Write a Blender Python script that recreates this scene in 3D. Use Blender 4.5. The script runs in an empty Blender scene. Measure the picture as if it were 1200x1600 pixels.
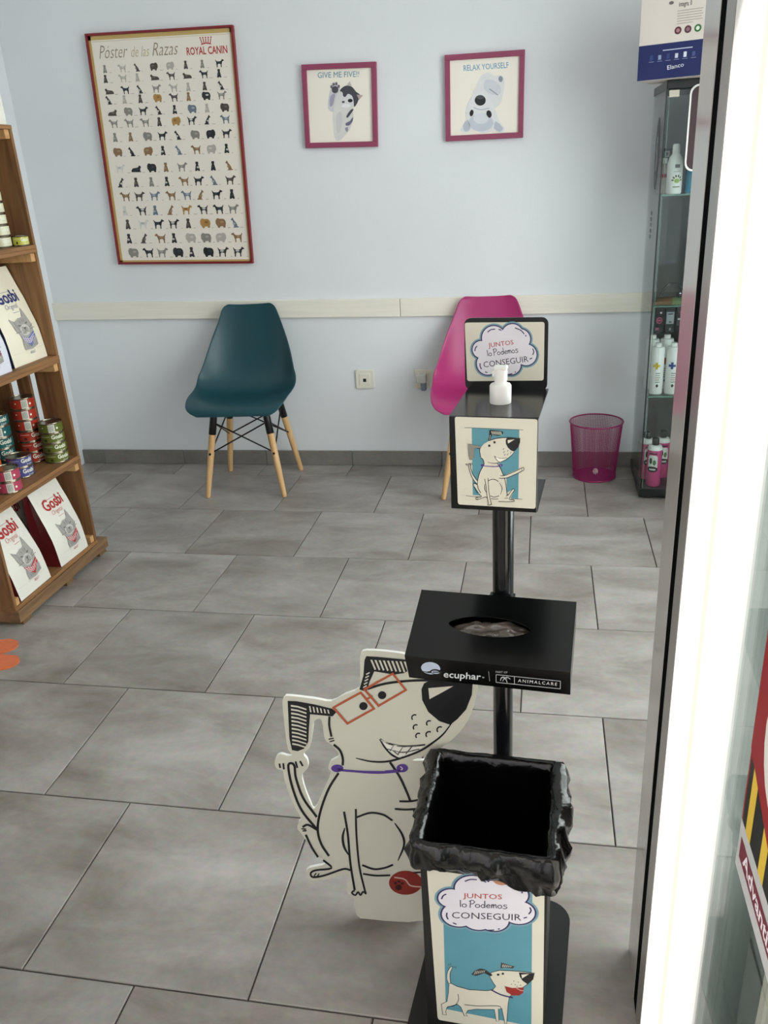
import bpy, bmesh, math, random
from mathutils import Vector, Matrix, noise
from mathutils.geometry import tessellate_polygon

random.seed(7)
SC = bpy.context.scene
COL = SC.collection
PI = math.pi

# ------------------------------------------------------------------ camera
CAM_H = 1.361184
F_PX = 1284.669
PITCH, YAW, ROLL = math.radians(22.54825), math.radians(-11.57245), math.radians(-3.41824)
_f = Vector((math.sin(YAW)*math.cos(PITCH), math.cos(YAW)*math.cos(PITCH), -math.sin(PITCH)))
_r = Vector((math.cos(YAW), -math.sin(YAW), 0))
_u = _r.cross(_f)
_c, _s = math.cos(ROLL), math.sin(ROLL)
C_R, C_U, C_F = _c*_r + _s*_u, -_s*_r + _c*_u, _f
CAM = Vector((0, 0, CAM_H))
cd = bpy.data.cameras.new('camera')
cd.sensor_fit = 'VERTICAL'
cd.sensor_height = 36.0
cd.lens = F_PX/1600*36.0
cd.clip_start = 0.02
cam = bpy.data.objects.new('camera', cd)
COL.objects.link(cam)
m = Matrix.Identity(4)
for i in range(3):
    m[i][0], m[i][1], m[i][2], m[i][3] = C_R[i], C_U[i], -C_F[i], CAM[i]
cam.matrix_world = m
SC.camera = cam

# ------------------------------------------------------------------ light and exposure
w = bpy.data.worlds.new('sky')
SC.world = w
w.use_nodes = True
bg = w.node_tree.nodes['Background']
bg.inputs[0].default_value = (0.99, 0.985, 0.98, 1)
bg.inputs[1].default_value = 4.2

sun = bpy.data.lights.new('sun_offscreen', 'SUN')
sun.energy = 3.8
sun.angle = math.radians(0.6)
sun.color = (1.0, 0.96, 0.88)
so = bpy.data.objects.new('sun_offscreen', sun)
COL.objects.link(so)
SUN_M = 0.535                       # metres into the shop for each metre to the right
so.rotation_euler = Vector((1.0, SUN_M, -0.55)).to_track_quat('-Z', 'Y').to_euler()

def portal(name, loc, rx, sx, sy, rz=0.0):
    l = bpy.data.lights.new(name, 'AREA')
    l.shape = 'RECTANGLE'
    l.size, l.size_y = sx, sy
    l.cycles.is_portal = True
    o = bpy.data.objects.new(name, l)
    COL.objects.link(o)
    o.location = loc
    o.rotation_euler = (rx, 0, rz)
    return o
portal('window_right_offscreen', (1.18, 1.90, 1.40), PI/2, 2.2, 2.2, PI/2)      # the photograph's shadows fall to the left: daylight from glazing on the right
portal('window_front_offscreen', (0.62, -0.31, 1.45), PI/2, 0.86, 2.3)      # daylight of the shop window right of the entrance
portal('entrance_offscreen', (-0.35, 0.41, 1.25), PI/2, 1.05, 2.5)           # daylight of the open doorway

SC.view_settings.view_transform = 'Standard'
SC.view_settings.look = 'None'
SC.view_settings.gamma = 1.0
SC.view_settings.use_curve_mapping = False
SC.view_settings.exposure = 0.72

# ------------------------------------------------------------------ pixels of the photograph to places
def ray(px, py):
    return C_R*((px-600)/F_PX) + C_U*(-(py-800)/F_PX) + C_F
def on_y(px, py, Y):
    d = ray(px, py)
    return CAM + d*(Y/d.y)
def on_x(px, py, X):
    d = ray(px, py)
    return CAM + d*(X/d.x)
def on_z(px, py, Z):
    d = ray(px, py)
    return CAM + d*((Z-CAM_H)/d.z)
def on_plane(px, py, P, n):
    d = ray(px, py)
    return CAM + d*(((P-CAM).dot(n))/d.dot(n))

# ------------------------------------------------------------------ materials
def lin(c):
    if isinstance(c, str):
        c = tuple(int(c[i:i+2], 16) for i in (0, 2, 4))
    o = []
    for v in c[:3]:
        v /= 255.0
        o.append(v/12.92 if v <= 0.04045 else ((v+0.055)/1.055)**2.4)
    return (*o, 1.0)
MATS = {}
def N(nt, t, **kw):
    n = nt.nodes.new(t)
    for k, v in kw.items():
        setattr(n, k, v)
    return n
def mat(name, col, rough=0.5, metal=0.0, var=0.06, scale=6.0, bump=0.0, bscale=60.0, spec=0.5, coat=0.0, trans=0.0, stretch=None, sheen=0.0):
    """principled material with procedural noise in colour and relief"""
    if name in MATS:
        return MATS[name]
    mt = bpy.data.materials.new(name)
    mt.use_nodes = True
    nt = mt.node_tree
    b = nt.nodes['Principled BSDF']
    b.inputs['Roughness'].default_value = rough
    b.inputs['Metallic'].default_value = metal
    b.inputs['Specular IOR Level'].default_value = spec
    b.inputs['Coat Weight'].default_value = coat
    b.inputs['Coat Roughness'].default_value = 0.05
    b.inputs['Sheen Weight'].default_value = sheen
    c = lin(col)
    b.inputs['Base Color'].default_value = c
    if var > 0 or bump > 0:
        tc = N(nt, 'ShaderNodeTexCoord')
        mp = N(nt, 'ShaderNodeMapping')
        if stretch:
            mp.inputs['Scale'].default_value = stretch
        nt.links.new(tc.outputs['Object'], mp.inputs[0])
    if var > 0:
        nz = N(nt, 'ShaderNodeTexNoise')
        nz.inputs['Scale'].default_value = scale
        nz.inputs['Detail'].default_value = 4
        nt.links.new(mp.outputs[0], nz.inputs['Vector'])
        rp = N(nt, 'ShaderNodeValToRGB')
        rp.color_ramp.elements[0].position = 0.3
        rp.color_ramp.elements[1].position = 0.7
        rp.color_ramp.elements[0].color = tuple(v*(1-var) for v in c[:3]) + (1,)
        rp.color_ramp.elements[1].color = tuple(min(1, v*(1+var)) for v in c[:3]) + (1,)
        nt.links.new(nz.outputs['Fac'], rp.inputs[0])
        nt.links.new(rp.outputs[0], b.inputs['Base Color'])
    if bump > 0:
        n2 = N(nt, 'ShaderNodeTexNoise')
        n2.inputs['Scale'].default_value = bscale
        n2.inputs['Detail'].default_value = 3
        nt.links.new(mp.outputs[0], n2.inputs['Vector'])
        bp = N(nt, 'ShaderNodeBump')
        bp.inputs['Strength'].default_value = bump
        bp.inputs['Distance'].default_value = 0.01
        nt.links.new(n2.outputs['Fac'], bp.inputs['Height'])
        nt.links.new(bp.outputs[0], b.inputs['Normal'])
    MATS[name] = mt
    return mt
def ink(col):
    """flat print colour"""
    return mat('ink_'+col, col, rough=0.45, var=0.03, scale=20)
def glass(name, tint='eef6f4', ior=1.5, rough=0.0):
    if name in MATS:
        return MATS[name]
    mt = bpy.data.materials.new(name)
    mt.use_nodes = True
    nt = mt.node_tree
    nt.nodes.clear()
    out = N(nt, 'ShaderNodeOutputMaterial')
    tr = N(nt, 'ShaderNodeBsdfTransparent')
    tr.inputs[0].default_value = lin(tint)
    gl = N(nt, 'ShaderNodeBsdfGlossy')
    gl.inputs['Roughness'].default_value = rough
    mx = N(nt, 'ShaderNodeMixShader')
    fr = N(nt, 'ShaderNodeFresnel')
    ge = N(nt, 'ShaderNodeNewGeometry')
    ma = N(nt, 'ShaderNodeMapRange')       # the far side of the pane reflects like the near one
    ma.inputs['To Min'].default_value = ior
    ma.inputs['To Max'].default_value = 1/ior
    nt.links.new(ge.outputs['Backfacing'], ma.inputs['Value'])
    nt.links.new(ma.outputs[0], fr.inputs['IOR'])
    nt.links.new(fr.outputs[0], mx.inputs[0])
    nt.links.new(tr.outputs[0], mx.inputs[1])
    nt.links.new(gl.outputs[0], mx.inputs[2])
    nt.links.new(mx.outputs[0], out.inputs[0])
    MATS[name] = mt
    return mt
def wood(name, c1, c2, axis='X', rough=0.6, scale=1.0):
    """long grain along one axis"""
    if name in MATS:
        return MATS[name]
    mt = bpy.data.materials.new(name)
    mt.use_nodes = True
    nt = mt.node_tree
    b = nt.nodes['Principled BSDF']
    b.inputs['Roughness'].default_value = rough
    tc = N(nt, 'ShaderNodeTexCoord')
    oi = N(nt, 'ShaderNodeObjectInfo')
    ad = N(nt, 'ShaderNodeVectorMath', operation='MULTIPLY_ADD')
    ad.inputs[1].default_value = (1, 1, 1)
    sc_ = N(nt, 'ShaderNodeVectorMath', operation='SCALE')
    sc_.inputs[0].default_value = (7.3, 3.1, 5.7)
    nt.links.new(oi.outputs['Random'], sc_.inputs['Scale'])
    nt.links.new(tc.outputs['Object'], ad.inputs[0])
    nt.links.new(sc_.outputs[0], ad.inputs[2])
    mp = N(nt, 'ShaderNodeMapping')
    s = {'X': (2, 28, 28), 'Y': (28, 2, 28), 'Z': (28, 28, 2)}[axis]
    mp.inputs['Scale'].default_value = tuple(v*scale for v in s)
    nt.links.new(ad.outputs[0], mp.inputs[0])
    nz = N(nt, 'ShaderNodeTexNoise')
    nz.inputs['Scale'].default_value = 1.0
    nz.inputs['Detail'].default_value = 6
    nz.inputs['Distortion'].default_value = 1.2
    nt.links.new(mp.outputs[0], nz.inputs['Vector'])
    rp = N(nt, 'ShaderNodeValToRGB')
    rp.color_ramp.elements[0].position = 0.30
    rp.color_ramp.elements[1].position = 0.68
    rp.color_ramp.elements[0].color = lin(c1)
    rp.color_ramp.elements[1].color = lin(c2)
    nt.links.new(nz.outputs['Fac'], rp.inputs[0])
    nt.links.new(rp.outputs[0], b.inputs['Base Color'])
    bp = N(nt, 'ShaderNodeBump')
    bp.inputs['Strength'].default_value = 0.15
    bp.inputs['Distance'].default_value = 0.004
    nt.links.new(nz.outputs['Fac'], bp.inputs['Height'])
    nt.links.new(bp.outputs[0], b.inputs['Normal'])
    MATS[name] = mt
    return mt
def tile_mat(name, cols, rough=0.32, offset_random=True):
    if name in MATS:
        return MATS[name]
    mt = bpy.data.materials.new(name)
    mt.use_nodes = True
    nt = mt.node_tree
    b = nt.nodes['Principled BSDF']
    b.inputs['Roughness'].default_value = rough
    b.inputs['Specular IOR Level'].default_value = 0.45
    tc = N(nt, 'ShaderNodeTexCoord')
    oi = N(nt, 'ShaderNodeObjectInfo')
    sc_ = N(nt, 'ShaderNodeVectorMath', operation='SCALE')
    sc_.inputs[0].default_value = (37.0, 53.0, 19.0)
    nt.links.new(oi.outputs['Random'], sc_.inputs['Scale'])
    ad = N(nt, 'ShaderNodeVectorMath', operation='ADD')
    nt.links.new(tc.outputs['Object'], ad.inputs[0])
    nt.links.new(sc_.outputs[0], ad.inputs[1])
    mp = N(nt, 'ShaderNodeMapping')
    mp.inputs['Scale'].default_value = (3.2, 6.5, 3.2)
    mp.inputs['Rotation'].default_value = (0, 0, 0.25)
    nt.links.new(ad.outputs[0], mp.inputs[0])
    nz = N(nt, 'ShaderNodeTexNoise')
    nz.inputs['Scale'].default_value = 1.0
    nz.inputs['Detail'].default_value = 7
    nz.inputs['Roughness'].default_value = 0.62
    nz.inputs['Distortion'].default_value = 0.4
    nt.links.new(mp.outputs[0], nz.inputs['Vector'])
    rp = N(nt, 'ShaderNodeValToRGB')
    e = rp.color_ramp.elements
    e[0].position, e[1].position = 0.30, 0.72
    e[0].color, e[1].color = lin(cols[0]), lin(cols[2])
    k = e.new(0.5)
    k.color = lin(cols[1])
    nt.links.new(nz.outputs['Fac'], rp.inputs[0])
    # fine speckle
    n3 = N(nt, 'ShaderNodeTexNoise')
    n3.inputs['Scale'].default_value = 60.0
    n3.inputs['Detail'].default_value = 3
    nt.links.new(ad.outputs[0], n3.inputs['Vector'])
    mx = N(nt, 'ShaderNodeMix', data_type='RGBA', blend_type='OVERLAY')
    mx.inputs['Factor'].default_value = 0.18
    nt.links.new(rp.outputs[0], mx.inputs['A'])
    nt.links.new(n3.outputs['Color'], mx.inputs['B'])
    hs = N(nt, 'ShaderNodeHueSaturation')
    hs.inputs['Saturation'].default_value = 0.8
    mr = N(nt, 'ShaderNodeMapRange')
    mr.inputs['To Min'].default_value = 0.93
    mr.inputs['To Max'].default_value = 1.06
    nt.links.new(oi.outputs['Random'], mr.inputs['Value'])
    nt.links.new(mr.outputs[0], hs.inputs['Value'])
    nt.links.new(mx.outputs['Result'], hs.inputs['Color'])
    nt.links.new(hs.outputs[0], b.inputs['Base Color'])
    rr = N(nt, 'ShaderNodeMapRange')
    rr.inputs['To Min'].default_value = rough-0.06
    rr.inputs['To Max'].default_value = rough+0.12
    nt.links.new(nz.outputs['Fac'], rr.inputs['Value'])
    nt.links.new(rr.outputs[0], b.inputs['Roughness'])
    MATS[name] = mt
    return mt

# ------------------------------------------------------------------ object helpers
def tag(o, label=None, cat=None, group=None, kind=None):
    if label: o['label'] = label
    if cat: o['category'] = cat
    if group: o['group'] = group
    if kind: o['kind'] = kind
    return o
def link(name, me, parent=None):
    o = bpy.data.objects.new(name, me)
    COL.objects.link(o)
    if parent is not None:
        o.parent = parent
    return o
def thing(name, label, cat, loc=(0, 0, 0), rz=0.0, group=None):
    o = link(name, None)
    o.empty_display_size = 0.05
    o.location = loc
    o.rotation_euler = (0, 0, rz)
    return tag(o, label, cat, group)
def mesh(name, verts, faces, mats, parent=None, fm=None, smooth=False):
    me = bpy.data.meshes.new(name)
    me.from_pydata([tuple(v) for v in verts], [], faces)
    if not isinstance(mats, (list, tuple)):
        mats = [mats]
    for mt in mats:
        me.materials.append(mt)
    if fm:
        me.polygons.foreach_set('material_index', fm)
    if smooth:
        me.polygons.foreach_set('use_smooth', [True]*len(me.polygons))
    me.update()
    return link(name, me, parent)
def fix_normals(o):
    bm = bmesh.new()
    bm.from_mesh(o.data)
    bmesh.ops.recalc_face_normals(bm, faces=bm.faces[:])
    bm.to_mesh(o.data)
    bm.free()
    return o
def bevel(o, w, seg=2):
    md = o.modifiers.new('bevel', 'BEVEL')
    md.width = w
    md.segments = seg
    md.limit_method = 'ANGLE'
    md.angle_limit = math.radians(40)
    return o
def box(name, a, b, mt, parent=None, bev=0.0, seg=2):
    x0, y0, z0 = a
    x1, y1, z1 = b
    v = [(x0, y0, z0), (x1, y0, z0), (x1, y1, z0), (x0, y1, z0), (x0, y0, z1), (x1, y0, z1), (x1, y1, z1), (x0, y1, z1)]
    f = [(0, 3, 2, 1), (4, 5, 6, 7), (0, 1, 5, 4), (1, 2, 6, 5), (2, 3, 7, 6), (3, 0, 4, 7)]
    o = mesh(name, v, f, mt, parent)
    if bev > 0:
        bevel(o, bev, seg)
    return o
def lathe(name, prof, mats, parent=None, seg=24, pm=None, smooth=True, sx=1.0, sy=1.0, at=(0, 0, 0)):
    """profile [(r,z)] turned about z; r=0 closes; pm material per profile step"""
    v, f, fm = [], [], []
    rings = []
    for r, z in prof:
        if r <= 1e-6:
            rings.append([len(v)])
            v.append((at[0], at[1], z+at[2]))
        else:
            rings.append(list(range(len(v), len(v)+seg)))
            for k in range(seg):
                t = 2*PI*k/seg
                v.append((at[0]+r*sx*math.cos(t), at[1]+r*sy*math.sin(t), z+at[2]))
    for i in range(len(prof)-1):
        A, B = rings[i], rings[i+1]
        mi = pm[i] if pm else 0
        for k in range(seg):
            k2 = (k+1) % seg
            if len(A) == 1 and len(B) == 1:
                continue
            if len(A) == 1:
                f.append((A[0], B[k2], B[k]))
            elif len(B) == 1:
                f.append((A[k], A[k2], B[0]))
            else:
                f.append((A[k], A[k2], B[k2], B[k]))
            fm.append(mi)
    o = mesh(name, v, f, mats, parent, fm, smooth)
    if smooth:
        md = o.modifiers.new('edge', 'EDGE_SPLIT')
        md.split_angle = math.radians(40)
    return o
def smooth_pts(pts, n=6, closed=False):
    """Catmull-Rom through the points"""
    P = [Vector(p) for p in pts]
    if len(P) < 3:
        return P
    out = []
    L = len(P)
    rng = L if closed else L-1
    for i in range(rng):
        p1, p2 = P[i], P[(i+1) % L]
        p0 = P[(i-1) % L] if closed or i > 0 else p1*2-p2
        p3 = P[(i+2) % L] if closed or i+2 < L else p2*2-p1
        for k in range(n):
            t = k/n
            out.append(0.5*((2*p1)+(p2-p0)*t+(2*p0-5*p1+4*p2-p3)*t*t+(3*p1-p0-3*p2+p3)*t**3))
    if not closed:
        out.append(P[-1])
    return out
def tube(name, pts, r, mt, parent=None, seg=8, closed=False, cap=True):
    """round bar along points; r a number or one radius for each point"""
    P = [Vector(p) for p in pts]
    n = len(P)
    R = r if isinstance(r, (list, tuple)) else [r]*n
    v, f = [], []
    up = None
    for i in range(n):
        a = P[(i-1) % n] if closed or i > 0 else P[i]
        b = P[(i+1) % n] if closed or i < n-1 else P[i]
        d = (b-a).normalized()
        if up is None:
            up = Vector((0, 0, 1)) if abs(d.z) < 0.9 else Vector((1, 0, 0))
        s = d.cross(up).normalized()
        up = s.cross(d).normalized()
        for k in range(seg):
            t = 2*PI*k/seg
            v.append(P[i]+(s*math.cos(t)+up*math.sin(t))*R[i])
    for i in range(n if closed else n-1):
        j = (i+1) % n
        for k in range(seg):
            k2 = (k+1) % seg
            f.append((i*seg+k, i*seg+k2, j*seg+k2, j*seg+k))
    if cap and not closed:
        f.append(tuple(range(seg)))
        f.append(tuple(range((n-1)*seg, n*seg))[::-1])
    o = mesh(name, v, f, mt, parent, None, True)
    md = o.modifiers.new('edge', 'EDGE_SPLIT')
    md.split_angle = math.radians(50)
    return fix_normals(o)
def slab(name, loops, mapf, thick, mats, parent=None):
    """2D outline (with holes) turned into a plate; mapf(u,v,d) gives the place at depth d"""
    flat = [p for l in loops for p in l]
    tris = tessellate_polygon([[Vector((p[0], p[1], 0)) for p in l] for l in loops])
    n = len(flat)
    v = [mapf(p[0], p[1], 0.0) for p in flat] + [mapf(p[0], p[1], thick) for p in flat]
    f = [tuple(t) for t in tris] + [tuple(i+n for i in t[::-1]) for t in tris]
    fm = [0]*(2*len(tris))
    k = 0
    for l in loops:
        for i in range(len(l)):
            a, b = k+i, k+(i+1) % len(l)
            f.append((a, b, b+n, a+n))
            fm.append(len(mats)-1 if isinstance(mats, (list, tuple)) else 0)
        k += len(l)
    return fix_normals(mesh(name, v, f, mats, parent, fm))
def copy_tree(o, parent=None):
    c = o.copy()
    COL.objects.link(c)
    if parent is not None:
        c.parent = parent
    for ch in list(o.children):
        copy_tree(ch, c)
    return c

# ------------------------------------------------------------------ flat print
_txt = {}
def text_mesh(s, bold=0.0, shear=0.0, sp=1.0):
    key = (s, bold, shear, sp)
    if key in _txt:
        return _txt[key]
    cu = bpy.data.curves.new('t', 'FONT')
    cu.body = s
    cu.size = 1.0
    cu.offset = bold
    cu.shear = shear
    cu.space_character = sp
    cu.resolution_u = 2
    o = bpy.data.objects.new('t', cu)
    COL.objects.link(o)
    dg = bpy.context.evaluated_depsgraph_get()
    me = o.evaluated_get(dg).to_mesh()
    vs = [(q.co.x, q.co.y) for q in me.vertices]
    fs = [tuple(p.vertices) for p in me.polygons]
    wd = max([q[0] for q in vs] or [0])
    o.to_mesh_clear()
    bpy.data.objects.remove(o)
    bpy.data.curves.remove(cu)
    _txt[key] = (vs, fs, wd)
    return _txt[key]
class Art:
    """flat shapes in a sheet with y running down; each has a colour and a layer"""
    def __init__(s, T=None):
        s.V, s.Fc, s.L, s.C, s.T = [], [], [], [], T
    def _add(s, pts, faces, col, layer):
        n = len(s.V)
        T = s.T or (lambda x, y: (x, y))
        for p in pts:
            q = T(p[0], p[1])
            s.V.append((q[0], q[1], layer))
        for f in faces:
            s.Fc.append(tuple(i+n for i in f))
            s.C.append(col)
    def poly(s, pts, col, layer=1, smooth=0):
        if smooth:
            pts = [(p.x, p.y) for p in smooth_pts([(a, b, 0) for a, b in pts], smooth, True)]
        t = tessellate_polygon([[Vector((p[0], p[1], 0)) for p in pts]])
        s._add(pts, [tuple(q) for q in t], col, layer)
    def circ(s, x, y, rx, ry, col, layer=1, rot=0.0, n=20):
        c, d = math.cos(rot), math.sin(rot)
        pts = []
        for k in range(n):
            a, b = rx*math.cos(2*PI*k/n), ry*math.sin(2*PI*k/n)
            pts.append((x+a*c-b*d, y+a*d+b*c))
        s._add(pts, [tuple(range(n))], col, layer)
    def rect(s, x0, y0, x1, y1, col, layer=1):
        s._add([(x0, y0), (x1, y0), (x1, y1), (x0, y1)], [(0, 1, 2, 3)], col, layer)
    def stroke(s, pts, w, col, layer=2, smooth=5, closed=False, taper=False):
        P = smooth_pts([(a, b, 0) for a, b in pts], smooth, closed) if smooth and len(pts) > 2 else [Vector((a, b, 0)) for a, b in pts]
        n = len(P)
        Lf, Rt = [], []
        for i in range(n):
            a = P[i-1] if i > 0 else (P[-1] if closed else P[0])
            b = P[i+1] if i < n-1 else (P[0] if closed else P[-1])
            d = b-a
            if d.length < 1e-9:
                d = Vector((1, 0, 0))
            d.normalize()
            q = Vector((-d.y, d.x, 0))
            k = w/2
            if taper:
                t = i/max(1, n-1)
                k *= 0.35+0.65*math.sin(PI*min(1, max(0, t)))**0.7
            Lf.append((P[i].x+q.x*k, P[i].y+q.y*k))
            Rt.append((P[i].x-q.x*k, P[i].y-q.y*k))
        f = []
        for i in range(n if closed else n-1):
            j = (i+1) % n
            f.append((i, j, n+j, n+i))
        s._add(Lf+Rt, f, col, layer)
    def text(s, t, x, y, size, col, layer=2, rot=0.0, bold=0.0, shear=0.0, sx=1.0, width=None, align='L', sp=1.0):
        """x,y baseline start; size letter height scale; width fits the line to a length"""
        vs, fs, wd = text_mesh(t, bold, shear, sp)
        if not vs:
            return
        if width:
            sx = width/(wd*size)
        ox = {'L': 0, 'C': -wd*size*sx/2, 'R': -wd*size*sx}[align]
        c, d = math.cos(rot), math.sin(rot)
        pts = []
        for a, b in vs:
            u, v_ = ox+a*size*sx, -b*size
            pts.append((x+u*c-v_*d, y+u*d+v_*c))
        s._add(pts, fs, col, layer)
    def cut(s, step):
        """slice every shape into upright strips so that it can bend round a bottle or can"""
        cols = sorted(set(s.C))
        bm = bmesh.new()
        vs = [bm.verts.new(p) for p in s.V]
        for f, c in zip(s.Fc, s.C):
            try:
                bm.faces.new([vs[i] for i in f]).material_index = cols.index(c)
            except ValueError:
                pass
        u0, u1 = min(p[0] for p in s.V), max(p[0] for p in s.V)
        u = math.floor(u0/step)*step+step*0.501
        while u < u1:
            bmesh.ops.bisect_plane(bm, geom=bm.verts[:]+bm.edges[:]+bm.faces[:], plane_co=(u, 0, 0), plane_no=(1, 0, 0))
            u += step
        bm.verts.index_update()
        s.V = [tuple(v.co) for v in bm.verts]
        s.Fc = [tuple(v.index for v in f.verts) for f in bm.faces]
        s.C = [cols[f.material_index] for f in bm.faces]
        bm.free()
        return s
    def build(s, name, parent, mapf):
        cols = []
        for c in s.C:
            if c not in cols:
                cols.append(c)
        idx = {c: i for i, c in enumerate(cols)}
        v = [mapf(a, b, l) for a, b, l in s.V]
        return mesh(name, v, s.Fc, [ink(c) for c in cols], parent, [idx[c] for c in s.C])
DL = 0.00025
def px_map(P, n, parent=None):
    """print laid on the plane through P (normal n towards the room) from pixel places"""
    P, n = Vector(P), Vector(n).normalized()
    off = Vector(parent.location) if parent is not None else Vector((0, 0, 0))
    return lambda x, y, l: on_plane(x, y, P, n) + n*(l*DL) - off
def zoom(x0, y0, s):
    return lambda x, y: (x0+x/s, y0+y/s)
# ================================================================== THE SETTING
YW = 3.8206            # back wall
XL, XR = -2.40, 1.05   # side walls
YF = 0.42              # street face of the front wall
ZC = 2.75

m_wall = mat('wall_paint', 'e3e6ea', rough=0.75, var=0.025, scale=2.0, bump=0.05, bscale=140)
m_ceil = mat('ceiling_paint', 'e8e8e6', rough=0.8, var=0.02)
m_facade = mat('facade_render', 'cfcac0', rough=0.9, var=0.08, bump=0.3, bscale=40)
m_grout = mat('dark_grout', '4a4340', rough=0.9, var=0.1, scale=30)
m_tile = tile_mat('stone_tile', ('7b7168', '979089', 'aea8a4'))
m_skirt = tile_mat('skirting_tile', ('716d68', '7f7b76', '8c8883'), rough=0.4)
m_pave = mat('pavement', '6e6b66', rough=0.9, var=0.15, bump=0.3, bscale=25)

def structure(o):
    o['kind'] = 'structure'
    return o
structure(box('wall_back', (XL-0.12, YW, -0.05), (XR+0.12, YW+0.12, ZC+0.1), m_wall))
structure(box('wall_left', (XL-0.12, YF, -0.05), (XL, YW, ZC+0.1), m_wall))
wr_ = structure(link('wall_right', None))
box('wall_panel', (XR, -0.30, -0.05), (XR+0.12, 0.80, ZC+0.1), m_wall, wr_)
box('wall_panel', (XR, 3.00, -0.05), (XR+0.12, YW, ZC+0.1), m_wall, wr_)
box('wall_panel', (XR, 0.80, -0.05), (XR+0.12, 3.00, 0.30), m_wall, wr_)
box('wall_panel', (XR, 0.80, 2.50), (XR+0.12, 3.00, ZC+0.1), m_wall, wr_)
structure(box('ceiling', (XL, -0.30, ZC), (XR, YW, ZC+0.1), m_ceil))
XJ = -0.85             # left side of the doorway
wf = structure(link('wall_front', None))
box('wall_panel', (XL, YF, -0.05), (XJ, YF+0.10, ZC), m_facade, wf)
box('lintel', (XJ, YF, 2.50), (0.178, YF+0.10, ZC), m_facade, wf)
box('window_head', (0.185, -0.30, 2.60), (XR, -0.22, ZC), m_facade, wf)
box('window_sill', (0.185, -0.30, -0.05), (XR, -0.22, 0.30), m_facade, wf)
structure(box('sky_blocker_awning', (-0.95, -1.70, 2.66), (XR, YF, 2.74), m_facade))  # unseen roof added to cut the sky light at the entrance
structure(box('sun_blocker_pillar', (-1.75, -1.70, -0.02), (-1.50, -0.345, 3.2), m_facade))  # made-up post out of view, keeps the sun to a strip of door frame
structure(box('sky_blocker_building', (-9, -6.0, -0.02), (4.0, -5.2, 9.0), mat('sky_blocker_render', '96969a', rough=0.9, var=0.1)))  # unseen block added to hide the low sky from the entrance
structure(box('ground', (-6, -7, -0.12), (6, YF+0.02, -0.02), m_pave))

# floor: grout bed with every tile on it
floor = structure(box('floor', (XL, YF+0.02, -0.05), (XR, YW, -0.004), m_grout))
T, GAP = 0.45, 0.0034
ROW_A = 3.6533
OFF = {-1: -1.825, 0: -2.052, 1: -1.383, 2: -1.612, 3: -1.389, 4: -1.176, 5: -0.948, 6: -0.718, 7: -0.49}
def tile_mesh(w_, d_):
    e = 0.0016
    v, z0, z1 = [], -0.004, 0.0
    for z, k in ((z0, 0), (z1-0.0012, 0), (z1, e)):
        v += [(-w_/2+k, -d_/2+k, z), (w_/2-k, -d_/2+k, z), (w_/2-k, d_/2-k, z), (-w_/2+k, d_/2-k, z)]
    f = []
    for r in (0, 4):
        for k in range(4):
            f.append((r+k, r+(k+1) % 4, r+4+(k+1) % 4, r+4+k))
    f.append((8, 9, 10, 11))
    me = bpy.data.meshes.new('tile')
    me.from_pydata(v, [], f)
    me.materials.append(m_tile)
    return me
_tiles = {}
for i in range(-1, 8):
    y1 = YW if i == -1 else ROW_A-T*i
    y0 = ROW_A-T*(i+1)
    y0 = max(y0, YF+0.02)
    if y1-y0 < 0.02:
        continue
    off = OFF[i]
    k0 = math.floor((XL-off)/T)
    x = off+k0*T
    while x < XR-0.005:
        a, b = max(x, XL), min(x+T, XR)
        w_, d_ = b-a-GAP, y1-y0-GAP
        if w_ > 0.01:
            key = (round(w_, 4), round(d_, 4))
            if key not in _tiles:
                _tiles[key] = tile_mesh(w_, d_)
            o = link('tile', _tiles[key], floor)
            o.location = ((a+b)/2, (y0+y1)/2, 0)
        x += T

# tiled skirting along the back wall
base = structure(box('baseboard_back', (XL, YW-0.004, -0.003), (XR, YW, 0.072), m_grout))
_sk = {}
x = -1.825-2*T
while x < XR:
    a, b = max(x, XL), min(x+T, XR)
    if b-a > 0.02:
        o = box('skirting_tile', (-(b-a)/2+0.0012, -0.011, 0.0005), ((b-a)/2-0.0012, 0, 0.075), m_skirt, base, 0.0015, 1)
        o.location = ((a+b)/2, YW-0.0035, 0)
    x += T

# cream chair rail: two planks end to end
rail = structure(link('trim_1', None))
m_rail = mat('cream_rail', 'eee9dd', rough=0.5, var=0.04, scale=4, stretch=(1, 1, 20), bump=0.03)
def plank(a, b, z0a, z1a, z0b, z1b):
    y0, y1 = YW-0.016, YW
    v = [(a, y0, z0a), (b, y0, z0b), (b, y1, z0b), (a, y1, z0a), (a, y0, z1a), (b, y0, z1b), (b, y1, z1b), (a, y1, z1a)]
    f = [(0, 3, 2, 1), (4, 5, 6, 7), (0, 1, 5, 4), (1, 2, 6, 5), (2, 3, 7, 6), (3, 0, 4, 7)]
    return bevel(mesh('plank', v, f, m_rail, rail), 0.002)
plank(XL, -0.648, 0.758, 0.841, 0.731, 0.813)
plank(-0.6455, XR, 0.731, 0.813, 0.722, 0.803)

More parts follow.
